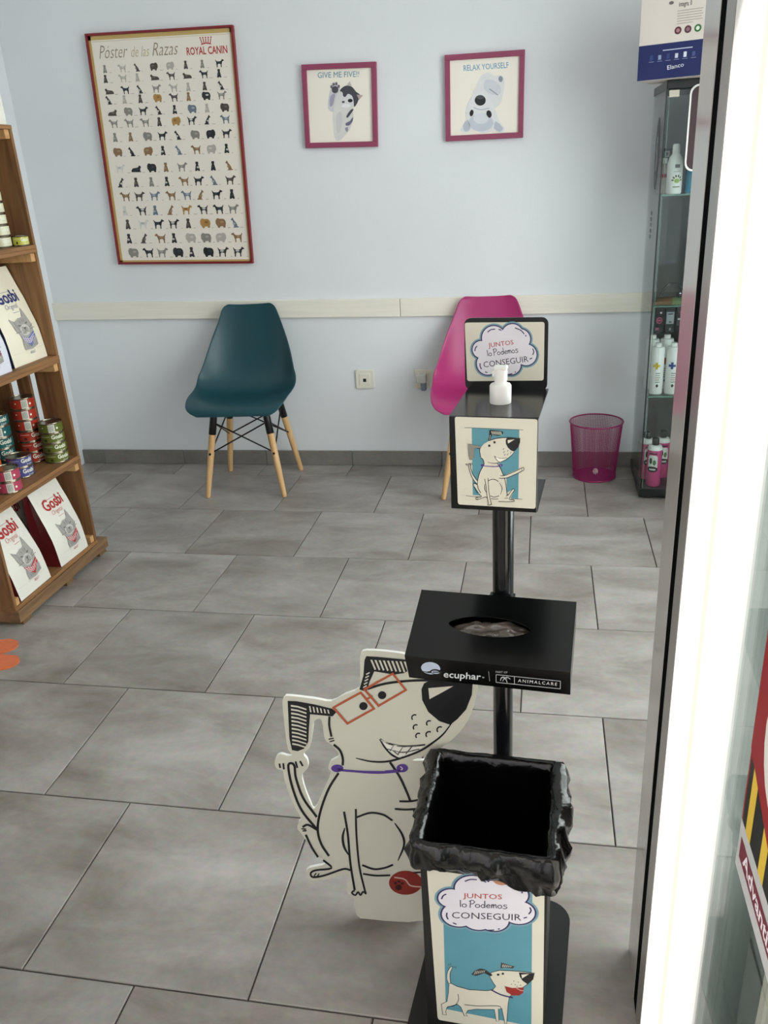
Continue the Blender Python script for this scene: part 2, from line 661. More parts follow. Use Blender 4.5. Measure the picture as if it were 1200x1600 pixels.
# ------------------------------------------------------------------ glazed door frame on the right of the entrance
XG = 0.178
m_white = mat('white_lacquer', 'f3f2ee', rough=0.35, var=0.01)
m_alu = mat('grey_aluminium', '8f8b86', rough=0.3, metal=0.6, var=0.04)
m_alu_gloss = mat('polished_frame', 'a9a49e', rough=0.14, metal=0.0, var=0.05, scale=3, spec=0.8, stretch=(1, 1, 0.05), bump=0.02, bscale=300)
m_rubber = mat('black_rubber', '050506', rough=0.9, var=0.05, spec=0.02)
m_pane = glass('window_glass', 'f3f7f6')
door = structure(link('door_1', None))
def yang(deg):           # depth at which a line of sight at this bearing meets the frame
    return XG/math.tan(math.radians(deg))
yA, yB, yC, yD = yang(8.80), yang(9.62), yang(9.93), yang(10.42)
yE0, yE1, yG = yang(11.85), yang(12.25), yang(14.68)
bevel(box('lock_stile', (XG, yB, -0.004), (XG+0.05, yA, 2.60), m_alu_gloss, door), 0.002)
box('gasket', (XG+0.0005, yC, -0.004), (XG+0.05, yB, 2.60), m_rubber, door)
bevel(box('frame_rebate', (XG, yD, -0.004), (XG+0.05, yC, 2.60), m_alu, door), 0.001)
bevel(box('jamb', (XG, yang(11.45), -0.004), (XG+0.05, yD, 2.60), m_white, door), 0.003)
box('jamb_groove', (XG+0.0025, yE1, -0.004), (XG+0.05, yE0, 2.60), mat('cream_seal', 'd8cfae', rough=0.6), door)
box('jamb_bead', (XG+0.012, yE0, -0.004), (XG+0.05, yang(11.45), 2.60), m_white, door)
bevel(box('mullion', (XG, yG, -0.004), (XG+0.05, yE1, 2.60), m_white, door), 0.003)

win = structure(link('window_1', None))
m_pane2 = glass('double_glazing', 'f3f7f6', 1.6)
box('pane', (XG+0.003, -0.22, 0.10), (XG+0.007, yG+0.004, 2.60), m_pane2, win)
box('pane', (XG+0.015, -0.22, 0.10), (XG+0.019, yG+0.004, 2.60), m_pane2, win)
box('bottom_rail', (XG, -0.22, -0.02), (XG+0.05, yG, 0.10), m_white, win, 0.002)
structure(box('added_dark_backing', (XG+0.075, -0.20, -0.02), (0.62, 0.672, 0.70), mat('backing_grey', '7b7f7d', rough=0.6, var=0.06)))  # grey box added behind the panes to darken the view through them
win2 = structure(link('window_2', None))
box('pane', (0.19, -0.265, 0.30), (XR, -0.258, 2.60), m_pane, win2)
bevel(box('corner_post', (XG, -0.29, -0.02), (XG+0.05, -0.22, 2.60), m_white, win2), 0.003)

win3 = structure(link('window_3', None))
box('pane', (XR+0.05, 0.80, 0.30), (XR+0.056, 3.00, 2.50), m_pane, win3)
for y_ in (0.80, 1.875, 2.95):
    box('frame_bar', (XR+0.03, y_, 0.30), (XR+0.08, y_+0.05, 2.50), m_white, win3, 0.002)

# poster stuck on the shop window
def window_poster():
    t = thing('window_poster', 'red poster with a pale oval and yellow and black stripes stuck on the window glass', 'poster', (XG+0.0012, 0.603, 0.770))
    W_, H_ = 0.50, 0.32
    box('sheet', (0, -W_, 0), (0.0019, 0, H_), mat('red_card', '8c1219', rough=0.5), t)
    a = Art()                                   # u runs towards the street, v down from the top
    a.rect(0, H_-0.052, W_, H_, 'b9b8b6', 1)
    a.rect(0.008, H_-0.038, W_, H_-0.016, '6d1f30', 2)
    for k in range(1):
        a.text('Advantix', 0.022+0.14*k, H_-0.0215, 0.021, 'e8dde0', 3, bold=0.02, width=0.100)
    a.rect(0.004, H_-0.120, W_, H_-0.052, '17140f', 1)
    for k in range(11):
        u = 0.016+k*0.044
        a.rect(u, H_-0.120, u+0.016, H_-0.052, 'd6b43a', 2)
    a.poly([(0, 0), (W_, 0), (W_, H_-0.066), (0.10, H_-0.078), (0.0, H_-0.128)], '8c1219', 3)
    a.circ(0.075, H_-0.175, 0.045, 0.058, 'd9d3cd', 4)
    a.circ(0.080, H_-0.170, 0.020, 0.036, '7c5a4c', 5)
    a.build('printed_design', t, lambda u, v, l: Vector((-l*DL*0.8, -u, H_-v)))
window_poster()
# ================================================================== DRAWINGS SHARED BY THE SIGNS
CREAM, INKB = 'dfdccc', '15161a'
def dog_lines(a, w=9, glasses=True, ball=True, arm=False, teeth=True):
    """sitting cartoon dog in the zoomed sheet 1200 x 1588; lines only"""
    S = lambda pts, k=1.0, col=INKB, **kw: a.stroke(pts, w*k, col, 4, **kw)
    # far ear
    a.poly([(538, 88), (600, 92), (765, 108), (800, 128), (790, 158), (745, 182), (690, 190), (582, 172), (556, 230), (540, 285), (500, 272), (522, 195), (528, 110)], INKB, 3)
    for k in range(9):
        x = 560+k*23
        a.poly([(x, 108+k*1.2), (x+11, 108+k*1.2), (x+32, 160+k*2), (x+24, 164+k*2)], CREAM, 4)
    for k in range(5):
        y = 185+k*18
        a.poly([(536-k*4, y), (556-k*4, y-10), (557-k*4, y-3), (537-k*4, y+7)], CREAM, 4)
    # near ear
    a.poly([(104, 335), (150, 336), (260, 356), (350, 378), (372, 398), (352, 420), (228, 408), (222, 480), (218, 560), (195, 598), (160, 612), (128, 606), (114, 540)], INKB, 3)
    for k in range(11):
        y = 362+k*21
        a.poly([(122+k*0.8, y-6), (160, y), (208, y+16), (208, y+24), (160, y+9), (122+k*0.8, y+4)], CREAM, 4)
    for k in range(6):
        x = 222+k*20
        a.poly([(x, 362+k*4), (x+8, 364+k*4), (x+14, 398+k*1.5), (x+6, 396+k*1.5)], CREAM, 4)
    # head
    S([(545, 268), (640, 240), (760, 225), (900, 221), (1050, 232)], 1.2)
    a.poly([(880, 226), (1125, 228), (1120, 300), (1088, 382), (1040, 435), (1000, 466), (940, 446), (880, 396), (846, 330), (842, 270), (856, 238)], INKB, 4)
    a.poly([(880, 264), (1018, 252), (960, 285), (886, 325)], CREAM, 5)
    S([(1010, 455), (960, 520), (900, 568), (830, 612), (715, 654), (640, 670), (560, 668), (480, 650)], 1.1, taper=True)
    S([(335, 420), (334, 470), (346, 532)], 1.1)
    for q in ([(330, 546), (358, 540)], [(336, 560), (362, 552)]):
        S(q, 0.6)
    S([(358, 575), (392, 606), (408, 650), (408, 690)], 1.2)
    a.circ(522, 363, 23, 22, INKB, 5)
    a.circ(625, 303, 23, 22, INKB, 5)
    if glasses:
        for q in ([(357, 371), (508, 288), (580, 377), (434, 459)], [(528, 271), (684, 184), (756, 274), (606, 361)]):
            for i in range(4):
                p, r = q[i], q[(i+1) % 4]
                d = Vector((r[0]-p[0], r[1]-p[1])).normalized()*5
                a.stroke([(p[0]-d.x, p[1]-d.y), (r[0]+d.x, r[1]+d.y)], 12, 'bd5f3c', 6+i % 2, 0)
        a.stroke([(540, 326), (572, 306)], 11, 'bd5f3c', 6, 0)
        a.stroke([(548, 340), (540, 318)], 9, 'bd5f3c', 6, 0)
    # smile
    a.poly([(614, 545), (690, 576), (770, 584), (862, 578), (820, 610), (720, 652), (668, 620)], 'f4f2e8', 4)
    S([(614, 545), (650, 566), (720, 583), (790, 584), (862, 577)], 0.9)
    S([(614, 545), (640, 590), (680, 632), (725, 655)], 1.0)
    if teeth:
        S([(650, 600), (740, 618), (830, 600)], 0.6)
        for q in ([(690, 580), (668, 612)], [(740, 586), (712, 630)], [(790, 586), (755, 628)], [(690, 612), (716, 634)]):
            S(q, 0.6)
    for x, y, r in ((805, 427, 16), (812, 481, 15), (885, 459, 15), (826, 528, 15), (884, 521, 17), (945, 494, 17)):
        S([(x+r*math.cos(t), y+r*math.sin(t)) for t in [PI*0.75+k*0.42 for k in range(8)]], 0.7, smooth=2)
    # collar
    PUR = '5b3f96'
    a.circ(378, 706, 34, 21, PUR, 5)
    a.circ(736, 705, 32, 23, PUR, 5)
    a.stroke([(380, 712), (470, 720), (600, 728), (740, 718)], 17, PUR, 5)
    a.stroke([(410, 708), (520, 716), (640, 718)], 4, CREAM, 6)
    a.stroke([(725, 695), (738, 708), (728, 715)], 5, CREAM, 6)
    # body
    S([(385, 732), (330, 820), (286, 940), (270, 1040), (288, 1120), (332, 1190)], 1.2)
    S([(668, 672), (720, 750), (756, 825), (780, 885)], 1.2)
    S([(800, 935), (822, 1040), (832, 1120), (838, 1190)], 1.1)
    S([(720, 888), (780, 888), (836, 878)], 1.0)
    S([(695, 930), (760, 934), (836, 928)], 1.0)
    if arm:
        S([(836, 878), (940, 838), (1060, 790), (1140, 752)], 1.0)
        S([(836, 930), (950, 890), (1070, 842), (1150, 800)], 1.0)
        a.circ(1162, 772, 26, 34, INKB, 4, 0.4)
        a.circ(1160, 773, 17, 25, CREAM, 5, 0.4)
    S([(415, 945), (436, 1070), (450, 1230), (474, 1378)], 1.1)
    S([(480, 930), (484, 1080), (500, 1250), (530, 1380)], 1.0)
    S([(474, 1378), (458, 1392), (478, 1406), (492, 1388), (506, 1406), (520, 1386), (536, 1398), (530, 1380)], 0.9, smooth=3)
    S([(485, 976), (560, 952), (630, 962), (682, 994)], 1.0)
    S([(694, 1008), (735, 1070), (746, 1130), (712, 1216)], 1.2, taper=True)
    S([(685, 1238), (640, 1255), (580, 1262), (515, 1240)], 1.0)
    S([(420, 1034), (408, 1085), (416, 1140), (442, 1186)], 1.3, taper=True)
    # tail
    S([(265, 1042), (180, 935), (130, 810), (108, 700), (122, 678), (142, 694), (150, 760), (190, 870), (265, 975)], 1.2)
    for q in ([(58, 680), (64, 704)], [(80, 678), (84, 712)], [(148, 668), (158, 704)], [(172, 666), (188, 694)]):
        S(q, 0.9)
    # hind leg
    S([(186, 1030), (216, 1018), (268, 1046)], 1.1)
    for q in ([(180, 1040), (206, 1042)], [(186, 1052), (208, 1050)]):
        S(q, 0.6)
    S([(204, 1072), (236, 1140), (272, 1196)], 1.1)
    S([(300, 1212), (346, 1256), (260, 1268), (232, 1284), (244, 1306), (310, 1296), (410, 1262), (450, 1268)], 1.0, smooth=4)
    for q in ([(250, 1300), (262, 1284)], [(268, 1302), (278, 1286)]):
        S(q, 0.6)
    S([(520, 1288), (590, 1298), (670, 1296)], 0.9)
    S([(790, 1282), (862, 1278)], 0.8)
    S([(818, 1252), (862, 1206)], 0.9)
    if arm:
        S([(838, 1190), (850, 1240), (900, 1180), (960, 1120), (985, 1140), (940, 1200), (880, 1300), (960, 1310), (975, 1335), (860, 1345), (670, 1340)], 1.0, smooth=3)
    if ball:
        a.circ(755, 1337, 92, 66, '8e2a22', 5, n=28)
        a.stroke([(692, 1306), (750, 1318), (782, 1352), (848, 1360)], 7, 'd9b8a8', 6)
        for x, y, r in ((716, 1362, 18), (700, 1338, 8), (718, 1330, 8), (736, 1340, 8)):
            a.circ(x, y, r, r*0.9, '3a1512', 6)
DOG_FILL = [(385, 732), (420, 690), (400, 620), (350, 560), (334, 470), (350, 400), (420, 330), (545, 268), (640, 240), (900, 222), (1120, 228), (1088, 382), (960, 520), (830, 612), (690, 680), (760, 830),
            (782, 888), (1150, 745), (1180, 790), (836, 930), (838, 1190), (970, 1115), (985, 1140), (900, 1290), (970, 1325), (860, 1345), (545, 1340), (530, 1400), (460, 1400), (450, 1268), (240, 1306), (232, 1284), (346, 1256),
            (200, 1060), (190, 1030), (260, 1042), (180, 935), (130, 810), (108, 700), (122, 678), (142, 694), (190, 870), (266, 975), (290, 930), (330, 820)]

HAND = {'l': ([[(0.1, 1.9), (0.14, 0)]], 0.4), 'o': ([[(0.45+0.4*math.cos(t), 0.45+0.42*math.sin(t)) for t in [k*PI/5 for k in range(11)]]], 1.0),
        'P': ([[(0.1, -0.1), (0.18, 1.8)], [(-0.1, 1.6), (0.5, 1.95), (0.95, 1.5), (0.6, 1.0), (0.15, 0.9)]], 1.05),
        'd': ([[(0.8, 0.6), (0.45, 0.88), (0.1, 0.45), (0.45, 0), (0.8, 0.35)], [(0.8, 1.9), (0.84, 0)]], 1.05),
        'e': ([[(0.1, 0.5), (0.75, 0.55), (0.5, 0.95), (0.12, 0.6), (0.25, 0.08), (0.85, 0.15)]], 0.95),
        'm': ([[(0.1, 1), (0.12, 0)], [(0.12, 0.6), (0.4, 1), (0.5, 0)], [(0.5, 0.6), (0.85, 1), (1.0, 0)]], 1.2),
        's': ([[(0.85, 0.9), (0.35, 1), (0.25, 0.65), (0.8, 0.35), (0.5, -0.05), (0.0, 0.05)]], 0.95), ' ': ([], 0.45)}
def handwriting(a, s, x, y, h, w, col, layer, rot=0.0):
    c, d = math.cos(rot), math.sin(rot)
    u = 0.0
    for ch in s:
        st, adv = HAND[ch]
        for pts in st:
            a.stroke([(x+(u+p[0])*h*c+p[1]*h*d, y+(u+p[0])*h*d-p[1]*h*c) for p in pts], w, col, layer, 4)
        u += adv
def cloud(a, rot=0.0, clip=None):
    """speech cloud in a sheet of about 520 x 430 around (445,290)"""
    cx, cy = 445, 290
    c, d = math.cos(rot), math.sin(rot)
    def R(x, y):
        return (cx+(x-cx)*c-(y-cy)*d, cy+(x-cx)*d+(y-cy)*c)
    lob = [(372, 178, 92), (520, 172, 82), (575, 215, 78), (605, 342, 82), (262, 255, 66), (300, 372, 86), (400, 395, 82), (478, 405, 76), (440, 290, 120), (340, 290, 100), (540, 300, 90)]
    for add, col, lay in ((20, '7ba3b5', 1), (9, '2f2758', 2), (0, 'e9e6f0', 3)):
        for i, (x, y, r) in enumerate(lob):
            p = R(x, y)
            a.circ(p[0], p[1], r+add, r+add, col, lay+i*0.02, n=32)
    for q in ([(330, 128), (358, 112), (392, 112)], [(418, 116), (440, 128)], [(546, 122), (590, 148), (612, 180)], [(622, 188), (622, 200)], [(212, 262), (220, 238), (236, 224)], [(240, 360), (238, 385), (246, 408)],
              [(662, 300), (668, 325), (656, 350)], [(630, 380), (648, 372)], [(270, 432), (288, 442)], [(440, 478), (480, 474)], [(500, 468), (508, 462)]):
        a.stroke([R(*p) for p in q], 8, '2f2758', 4, 3)
    p = R(325, 248); a.text('JUNTOS', p[0], p[1], 50, 'b5483c', 4, rot=rot, width=195, bold=0.008)
    p = R(305, 315); handwriting(a, 'lo Podemos', p[0], p[1], 27, 5, '2b2c3c', 4, rot)
    p = R(262, 398); a.text('CONSEGUIR', p[0], p[1], 66, '2a2b33', 4, rot=rot, width=356, bold=0.0)

# ================================================================== SANITISER STAND
m_black = mat('black_powder_coat', '08090a', rough=0.2, var=0.05, scale=20, spec=0.4)
m_blackm = mat('black_steel', '17181a', rough=0.35, var=0.05, scale=20)
m_pole = mat('black_gloss_pole', '101114', rough=0.18, var=0.03, coat=0.4)
m_sheet = mat('cream_print_sheet', 'dfdccc', rough=0.4, var=0.01)

ST = thing('sanitizer_stand', 'black steel pedestal stand with cloud sign, dog panel and glove box holder', 'stand', (-0.0535, 1.162, 0), math.radians(-5.0))
SO = Vector(ST.location)
RM = Matrix.Rotation(math.radians(-5.0), 3, 'Z')
RI = RM.inverted()
def toL(p):
    return RI @ (p-SO)
def toW(q):
    return SO + RM @ q
def rounded(x0, y0, x1, y1, r, n=5):
    pts = []
    for cx, cy, a0 in ((x1-r, y1-r, 0), (x0+r, y1-r, PI/2), (x0+r, y0+r, PI), (x1-r, y0+r, 1.5*PI)):
        for k in range(n+1):
            t = a0+PI/2*k/n
            pts.append((cx+r*math.cos(t), cy+r*math.sin(t)))
    return pts
# base plate on the floor
bp_ = [(x, y) for x, y in rounded(-0.187, 0.86, 0.070, 1.245, 0.045, 8)]
slab('base_plate', [bp_], lambda u, v, d: Vector((u, v, 0.006-d))-SO, 0.006, [m_blackm], ST)
PX, PY = -0.0535, 1.162
o = lathe('pole', [(0, 0.005), (0.0165, 0.005), (0.0165, 0.906), (0, 0.906)], m_pole, ST, 28)
o.location = Vector((PX, PY, 0))-SO
# folded dispenser sheet
XD0, XD1, YD0, YD1, ZB, ZS = -0.1185, 0.0035, 1.088, 1.246, 0.905, 1.043
TH = 0.003
fp = box('front_panel', (XD0, YD0, ZB), (XD1, YD0+TH, ZS), m_black, ST, 0.001)
bt = box('bottom_plate', (XD0, YD0+TH, ZB), (XD1+0.001, YD1-0.03, ZB+TH), m_black, ST, 0.001)
BTX, BTY = -0.0575, 1.163            # bottle axis; the shelf has a round hole for its neck
bl_ = toL(Vector((BTX, BTY, 0)))+SO
sh = slab('shelf', [[(XD0, YD0+TH), (XD1, YD0+TH), (XD1, YD1), (XD0, YD1)], [(bl_.x+0.0140*math.cos(2*PI*k/28), bl_.y+0.0140*math.sin(2*PI*k/28)) for k in range(28)]], lambda u, v, d: Vector((u, v, ZS-d)), TH, [m_black], ST)
bpn = rounded(XD0-0.0045, ZS-TH, XD1-0.0020, 1.150, 0.010, 5)
bk = slab('sign_panel', [bpn], lambda u, v, d: Vector((u, YD1-TH+d, v))-SO, TH, [m_black], ST)
for o in (fp, bt, sh):
    o.location = -SO
# cloud sign sheet
NY = Vector((0, -1, 0))
def px_round(c, r, n=4):
    """rounded quad in pixels: corners TL, TR, BR, BL"""
    out = []
    for i in range(4):
        p, a, b = Vector(c[i]), Vector(c[i-1]), Vector(c[(i+1) % 4])
        da, db = (a-p).normalized()*r, (b-p).normalized()*r
        for k in range(n+1):
            t = k/n
            q = (p+da)*(1-t)**2 + p*2*t*(1-t) + (p+db)*t*t
            out.append((q.x, q.y))
    return out
def face_map(O, R, yl, off=Vector((0, 0, 0))):
    """pixel places laid on the upright face at local depth yl of a thing at O turned by R"""
    n = R @ NY
    P = O + R @ Vector((0, yl, 0))
    Ri = R.inverted()
    return lambda x, y, l: Ri @ (on_plane(x, y, P, n)-O) + NY*(l*DL*0.6) + off
def px_sheet(name, pxs, mp, parent, mt):
    return mesh(name, [mp(x, y, 1.5) for x, y in pxs], [tuple(range(len(pxs)))], mt, parent)
mpb = face_map(SO, RM, YD1-TH-SO.y)
s1 = px_sheet('sign_sheet', px_round([(726, 504), (851, 503), (849.5, 594.5), (730, 595.5)], 4), mpb, bk, m_sheet)
a = Art(zoom(700, 490, 5.0))
cloud(a, rot=-0.13)
a.build('cloud_print', s1, lambda x, y, l: mpb(x, y, l+2.5))
# dog panel sheet
mpf = face_map(SO, RM, YD0-SO.y, SO)
s2 = px_sheet('dog_sheet', px_round([(710.5, 651), (840, 655), (837, 795), (715.5, 788)], 4), mpf, fp, m_sheet)
a = Art(zoom(700, 490, 5.0))
a.poly([(186, 893), (557, 908), (549, 1446), (194, 1415)], '5b98a8', 1)
a.stroke([(130, 890), (350, 898), (590, 908)], 3, '3a3a3a', 2)
a.stroke([(140, 1422), (350, 1440), (580, 1448)], 3, '3a3a3a', 2)
KX, KY = 0.402, 0.446
b = Art(lambda x, y: zoom(700, 490, 5.0)(118+x*KX+ (y-700)*0.012, 868+y*KY))
b.poly(DOG_FILL, CREAM, 3)
b.poly([(104, 335), (260, 356), (350, 378), (372, 398), (228, 408), (218, 560), (160, 612), (128, 606)], '8d8a80', 5)
dog_lines(b, w=11, glasses=False, ball=False, arm=True, teeth=False)
a.build('panel_print', s2, lambda x, y, l: mpf(x, y, l+2.5))
b.build('dog_print', s2, lambda x, y, l: mpf(x, y, l+4))

# glove box holder, tilted forward
TAU = math.radians(21)
HO = Vector((-0.0595, 1.137, 0.7415))
ED, EN = Vector((0, -math.cos(TAU), -math.sin(TAU))), Vector((0, -math.sin(TAU), math.cos(TAU)))
HW, HL, HH = 0.1205, 0.130, 0.053
def hmap(u, v, d):
    return HO+Vector((u, 0, 0))+ED*v-EN*d-SO
hole = []
for k in range(36):
    t = 2*PI*k/36
    hole.append((-0.004+0.062*math.cos(t), 0.062+0.019*math.sin(t)*abs(math.sin(t))**0.25))
hd = slab('glove_box_holder', [[(-HW, 0), (HW, 0), (HW, HL), (-HW, HL)], hole], hmap, 0.002, [m_black], ST)
hb = slab('holder_front', [[(-HW, HL-0.002), (HW, HL-0.002), (HW, HL), (-HW, HL)]], lambda u, v, d: hmap(u, v, d+0.0018), HH, [m_black], hd)
for sgn in (-1, 1):
    x_ = sgn*HW
    slab('holder_side', [[(x_-0.002*(sgn > 0), 0), (x_+0.002*(sgn < 0), 0), (x_+0.002*(sgn < 0), HL-0.002), (x_-0.002*(sgn > 0), HL-0.002)]], lambda u, v, d: hmap(u, v, d+0.0018), HH, [m_black], hd)
slab('holder_back', [[(-HW, 0), (HW, 0), (HW, 0.002), (-HW, 0.002)]], lambda u, v, d: hmap(u, v, d+0.0018), HH, [m_black], hd)
slab('holder_floor', [[(-HW, 0), (HW, 0), (HW, HL), (-HW, HL)]], lambda u, v, d: hmap(u, v, d+HH), 0.002, [m_black], hd)
box('bracket', (PX-0.02-SO.x, 1.137-SO.y, 0.705-SO.z), (PX+0.02-SO.x, PY-SO.y, 0.735-SO.z), m_black, ST, 0.002)
# lettering on the holder front
a = Art(zoom(620, 900, 4.0))
NF = RM @ ED
a.circ(212, 575, 60, 38, 'c9d4ea', 1, 0.12, 28)
a.poly([(148, 590), (190, 596), (245, 585), (285, 590), (250, 600), (200, 605)], '17181b', 2)
a.circ(245, 597, 36, 17, '17181b', 2, 0.1)
a.circ(243, 598, 26, 10, 'c9d4ea', 3, 0.1)
a.rect(225, 594, 285, 600, '17181b', 4)
a.text('ecuphar', 290, 630, 58, 'dfe3e8', 2, rot=0.075, width=235, bold=0.012)
a.circ(541, 632, 7, 5, '9aa0a8', 2)
a.stroke([(574, 593), (581, 655)], 3, 'a8abb0', 2, 0)
a.text('PART OF', 617, 603, 17, 'b9bcc0', 2, rot=0.04, width=75)
for q in ([(621, 614), (1023, 655)], [(1023, 655), (1022, 703)], [(1022, 703), (621, 662)], [(621, 662), (621, 614)], [(735, 626), (736, 674)]):
    a.stroke(q, 3, 'cfd2d6', 2, 0)
a.stroke([(648, 652), (655, 632), (675, 636), (690, 630), (710, 642)], 4, 'cfd2d6', 2)
a.stroke([(662, 655), (672, 640), (684, 648), (690, 664)], 4, 'cfd2d6', 2)
a.stroke([(652, 640), (664, 628), (690, 640)], 3, 'cfd2d6', 2)
a.text('ANIMALCARE', 757, 660, 27, 'dfe1e4', 2, rot=0.095, width=245, sp=1.35)
FP = toW(HO+ED*HL-SO)
a.build('lettering', hd, lambda x, y, l: toL(on_plane(x, y, FP, NF))+ED*(0.0002+l*DL))

# crumpled clear gloves inside the holder
gb = thing('plastic_glove_bundle', 'crumpled clear plastic gloves inside the slot of the black holder', 'gloves', tuple(toW(HO+ED*0.062-EN*(HH-0.001)-SO)), math.radians(-5.0))
GO = Vector(gb.location)
v, f = [], []
nu, nv = 48, 28
for j in range(nv):
    for i in range(nu):
        u, q = -0.075+0.15*i/(nu-1), -0.028+0.056*j/(nv-1)
        h = 0.040*(1-(u/0.082)**4)*(1-(q/0.034)**4)+0.009*noise.noise(Vector((u*28, q*95+u*30, 3)))+0.004*noise.noise(Vector((u*60, q*220, 9)))
        h = max(0.0, min(0.048, h))
        if i in (0, nu-1) or j in (0, nv-1):
            h = 0
        v.append(Vector((u, 0, 0))+ED*q+EN*h)
for j in range(nv-1):
    for i in range(nu-1):
        f.append((j*nu+i, j*nu+i+1, (j+1)*nu+i+1, (j+1)*nu+i))
mesh('film', v, f, mat('clear_film', '5d5550', rough=0.12, var=0.3, scale=25, spec=0.8), gb, None, True)

# sanitiser bottle standing in the dispenser
bo = thing('sanitizer_bottle', 'small white pump bottle rising through the shelf of the black stand', 'bottle', (-0.0575, 1.163, ZB+TH), math.radians(-5.0))
m_wp = mat('white_plastic', 'f2f2ef', rough=0.35, var=0.01)
lathe('bottle_body', [(0, 0), (0.029, 0), (0.031, 0.004), (0.031, 0.10), (0.026, 0.118), (0.0125, 0.127), (0.0125, 0.140), (0, 0.140)], mat('bottle_plastic', 'dfe6ea', rough=0.3), bo, 28)
cp = lathe('cap', [(0, 0.1352), (0.0152, 0.1352), (0.0155, 0.137), (0.0155, 0.160), (0.0140, 0.1625), (0.0085, 0.1630), (0.0085, 0.168), (0.0095, 0.168), (0.0100, 0.181), (0.0085, 0.184), (0, 0.1845)], m_wp, bo, 32)
nz = box('nozzle', (-0.0115, -0.006, 0.1735), (0.002, 0.006, 0.1835), m_wp, cp, 0.002)
bevel(box('lever', (-0.009, -0.0085, 0.183), (0.010, 0.0085, 0.1885), m_wp, cp), 0.0022)

# ------------------------------------------------------------------ bin and its liner
BX0, BX1, BY0, BY1, BH = -0.166, 0.028, 0.946, 1.136, 0.398
bn = thing('waste_bin', 'square black bin with cloud and walking dog sign on the stand base', 'bin', ((BX0+BX1)/2, (BY0+BY1)/2, 0.006), math.radians(-3.0))
BR = Matrix.Rotation(math.radians(-3.0), 3, 'Z')
BO = Vector(bn.location)
m_bin = mat('black_bin', '151515', rough=0.45, var=0.05)
tp = 0.004
def prism_wall(name, pts_b, pts_t, z0, z1, t, mt, parent):
    """open box with wall thickness t"""
    v = [(x, y, z0) for x, y in pts_b]+[(x, y, z1) for x, y in pts_t]
    cx = sum(p[0] for p in pts_t)/4; cy = sum(p[1] for p in pts_t)/4
    inn = lambda p: (p[0]-t*(1 if p[0] > cx else -1), p[1]-t*(1 if p[1] > cy else -1))
    v += [(*inn(p), z1) for p in pts_t]+[(*inn(p), z0+t) for p in pts_b]
    f = [(0, 1, 2, 3)]
    for a_ in (0, 4, 8):
        for k in range(4):
            k2 = (k+1) % 4
            f.append((a_+k, a_+k2, a_+4+k2, a_+4+k))
    f.append((12, 13, 14, 15))
    return fix_normals(mesh(name, v, f, mt, parent))
hw_, hd_ = (BX1-BX0)/2, (BY1-BY0)/2
prism_wall('bin_body', [(-hw_, -hd_), (hw_, -hd_), (hw_, hd_), (-hw_, hd_)], [(-hw_, -hd_), (hw_, -hd_), (hw_, hd_), (-hw_, hd_)], 0.0, BH, 0.003, m_bin, bn)
mpn = face_map(BO, BR, BY0-BO.y)
s3 = px_sheet('bin_sign', px_round([(667, 1358), (851, 1384), (848, 1622), (684, 1593)], 5), mpn, bn, m_sheet)
a = Art(zoom(640, 1380, 4.615))
a.poly([(232, 40), (885, 60), (878, 1030), (262, 905), (245, 300)], '5b9aab', 1)
def cl(x, y):      # the cloud drawn for the upper sign, fitted to this one
    X = 180+(x-176)*1.415
    return (X, -62+(y-90)*0.99+(X-180)*0.035)
c2 = Art(lambda x, y: zoom(640, 1380, 4.615)(*cl(x, y)))
cloud(c2)
W = lambda pts, col=CREAM, l=2, **k: a.poly(pts, col, l, **k)
body = [(285, 720), (300, 718), (340, 740), (430, 765), (560, 772), (600, 765), (622, 740), (600, 710), (578, 670), (590, 640), (650, 625), (790, 632), (900, 646), (890, 690), (850, 725), (800, 760), (720, 815), (712, 860), (700, 1010), (688, 1012), (665, 900),
        (640, 905), (645, 990), (625, 992), (612, 908), (480, 905), (420, 915), (405, 940), (420, 955), (395, 952), (370, 890), (345, 870), (270, 892), (260, 925), (268, 945), (240, 945), (230, 870), (270, 850), (280, 790)]
W(body)
a.stroke(body+[body[0]], 4, INKB, 3, 0)
W([(285, 722), (270, 690), (272, 640), (300, 598), (310, 604), (292, 650), (296, 718)])
a.stroke([(280, 720), (268, 680), (276, 630), (300, 598), (310, 604), (292, 650), (296, 718)], 4, INKB, 3)
a.poly([(446, 655), (470, 628), (510, 612), (545, 618), (600, 660), (585, 668), (540, 645), (480, 666)], '2c2d30', 3)
for k in range(6):
    a.poly([(462+k*14, 656-k*3), (468+k*14, 654-k*3), (482+k*13, 628-k*1), (476+k*13, 630-k*1)], 'cfccbe', 4)
a.poly([(655, 612), (660, 568), (758, 598), (745, 612), (690, 606)], '4a4b4e', 3)
for k in range(5):
    a.poly([(668+k*14, 600), (674+k*14, 602), (680+k*14, 584+k*3), (674+k*14, 580+k*3)], 'cfccbe', 4)
a.poly([(788, 640), (902, 648), (888, 690), (850, 725), (815, 700), (795, 670)], INKB, 4)
a.poly([(806, 655), (862, 650), (812, 682)], 'e9e6d6', 5)
a.circ(639, 656, 10, 8, INKB, 4); a.circ(673, 649, 9, 8, INKB, 4)
a.poly([(685, 738), (740, 752), (824, 748), (820, 785), (790, 806), (740, 806), (700, 780)], '9c2b27', 4)
a.stroke([(770, 752), (800, 768), (822, 770)], 4, 'd8c3b5', 5)
a.stroke([(590, 766), (660, 800), (745, 822)], 9, '3a2f66', 5)
a.stroke([(350, 795), (352, 840), (325, 878), (272, 888)], 4, INKB, 4)
a.stroke([(395, 872), (500, 882), (640, 882), (662, 905)], 4, INKB, 4)
for x, y in ((752, 702), (735, 724), (784, 710), (762, 728), (800, 732), (776, 740)):
    a.circ(x, y, 4, 3, '55564f', 4)
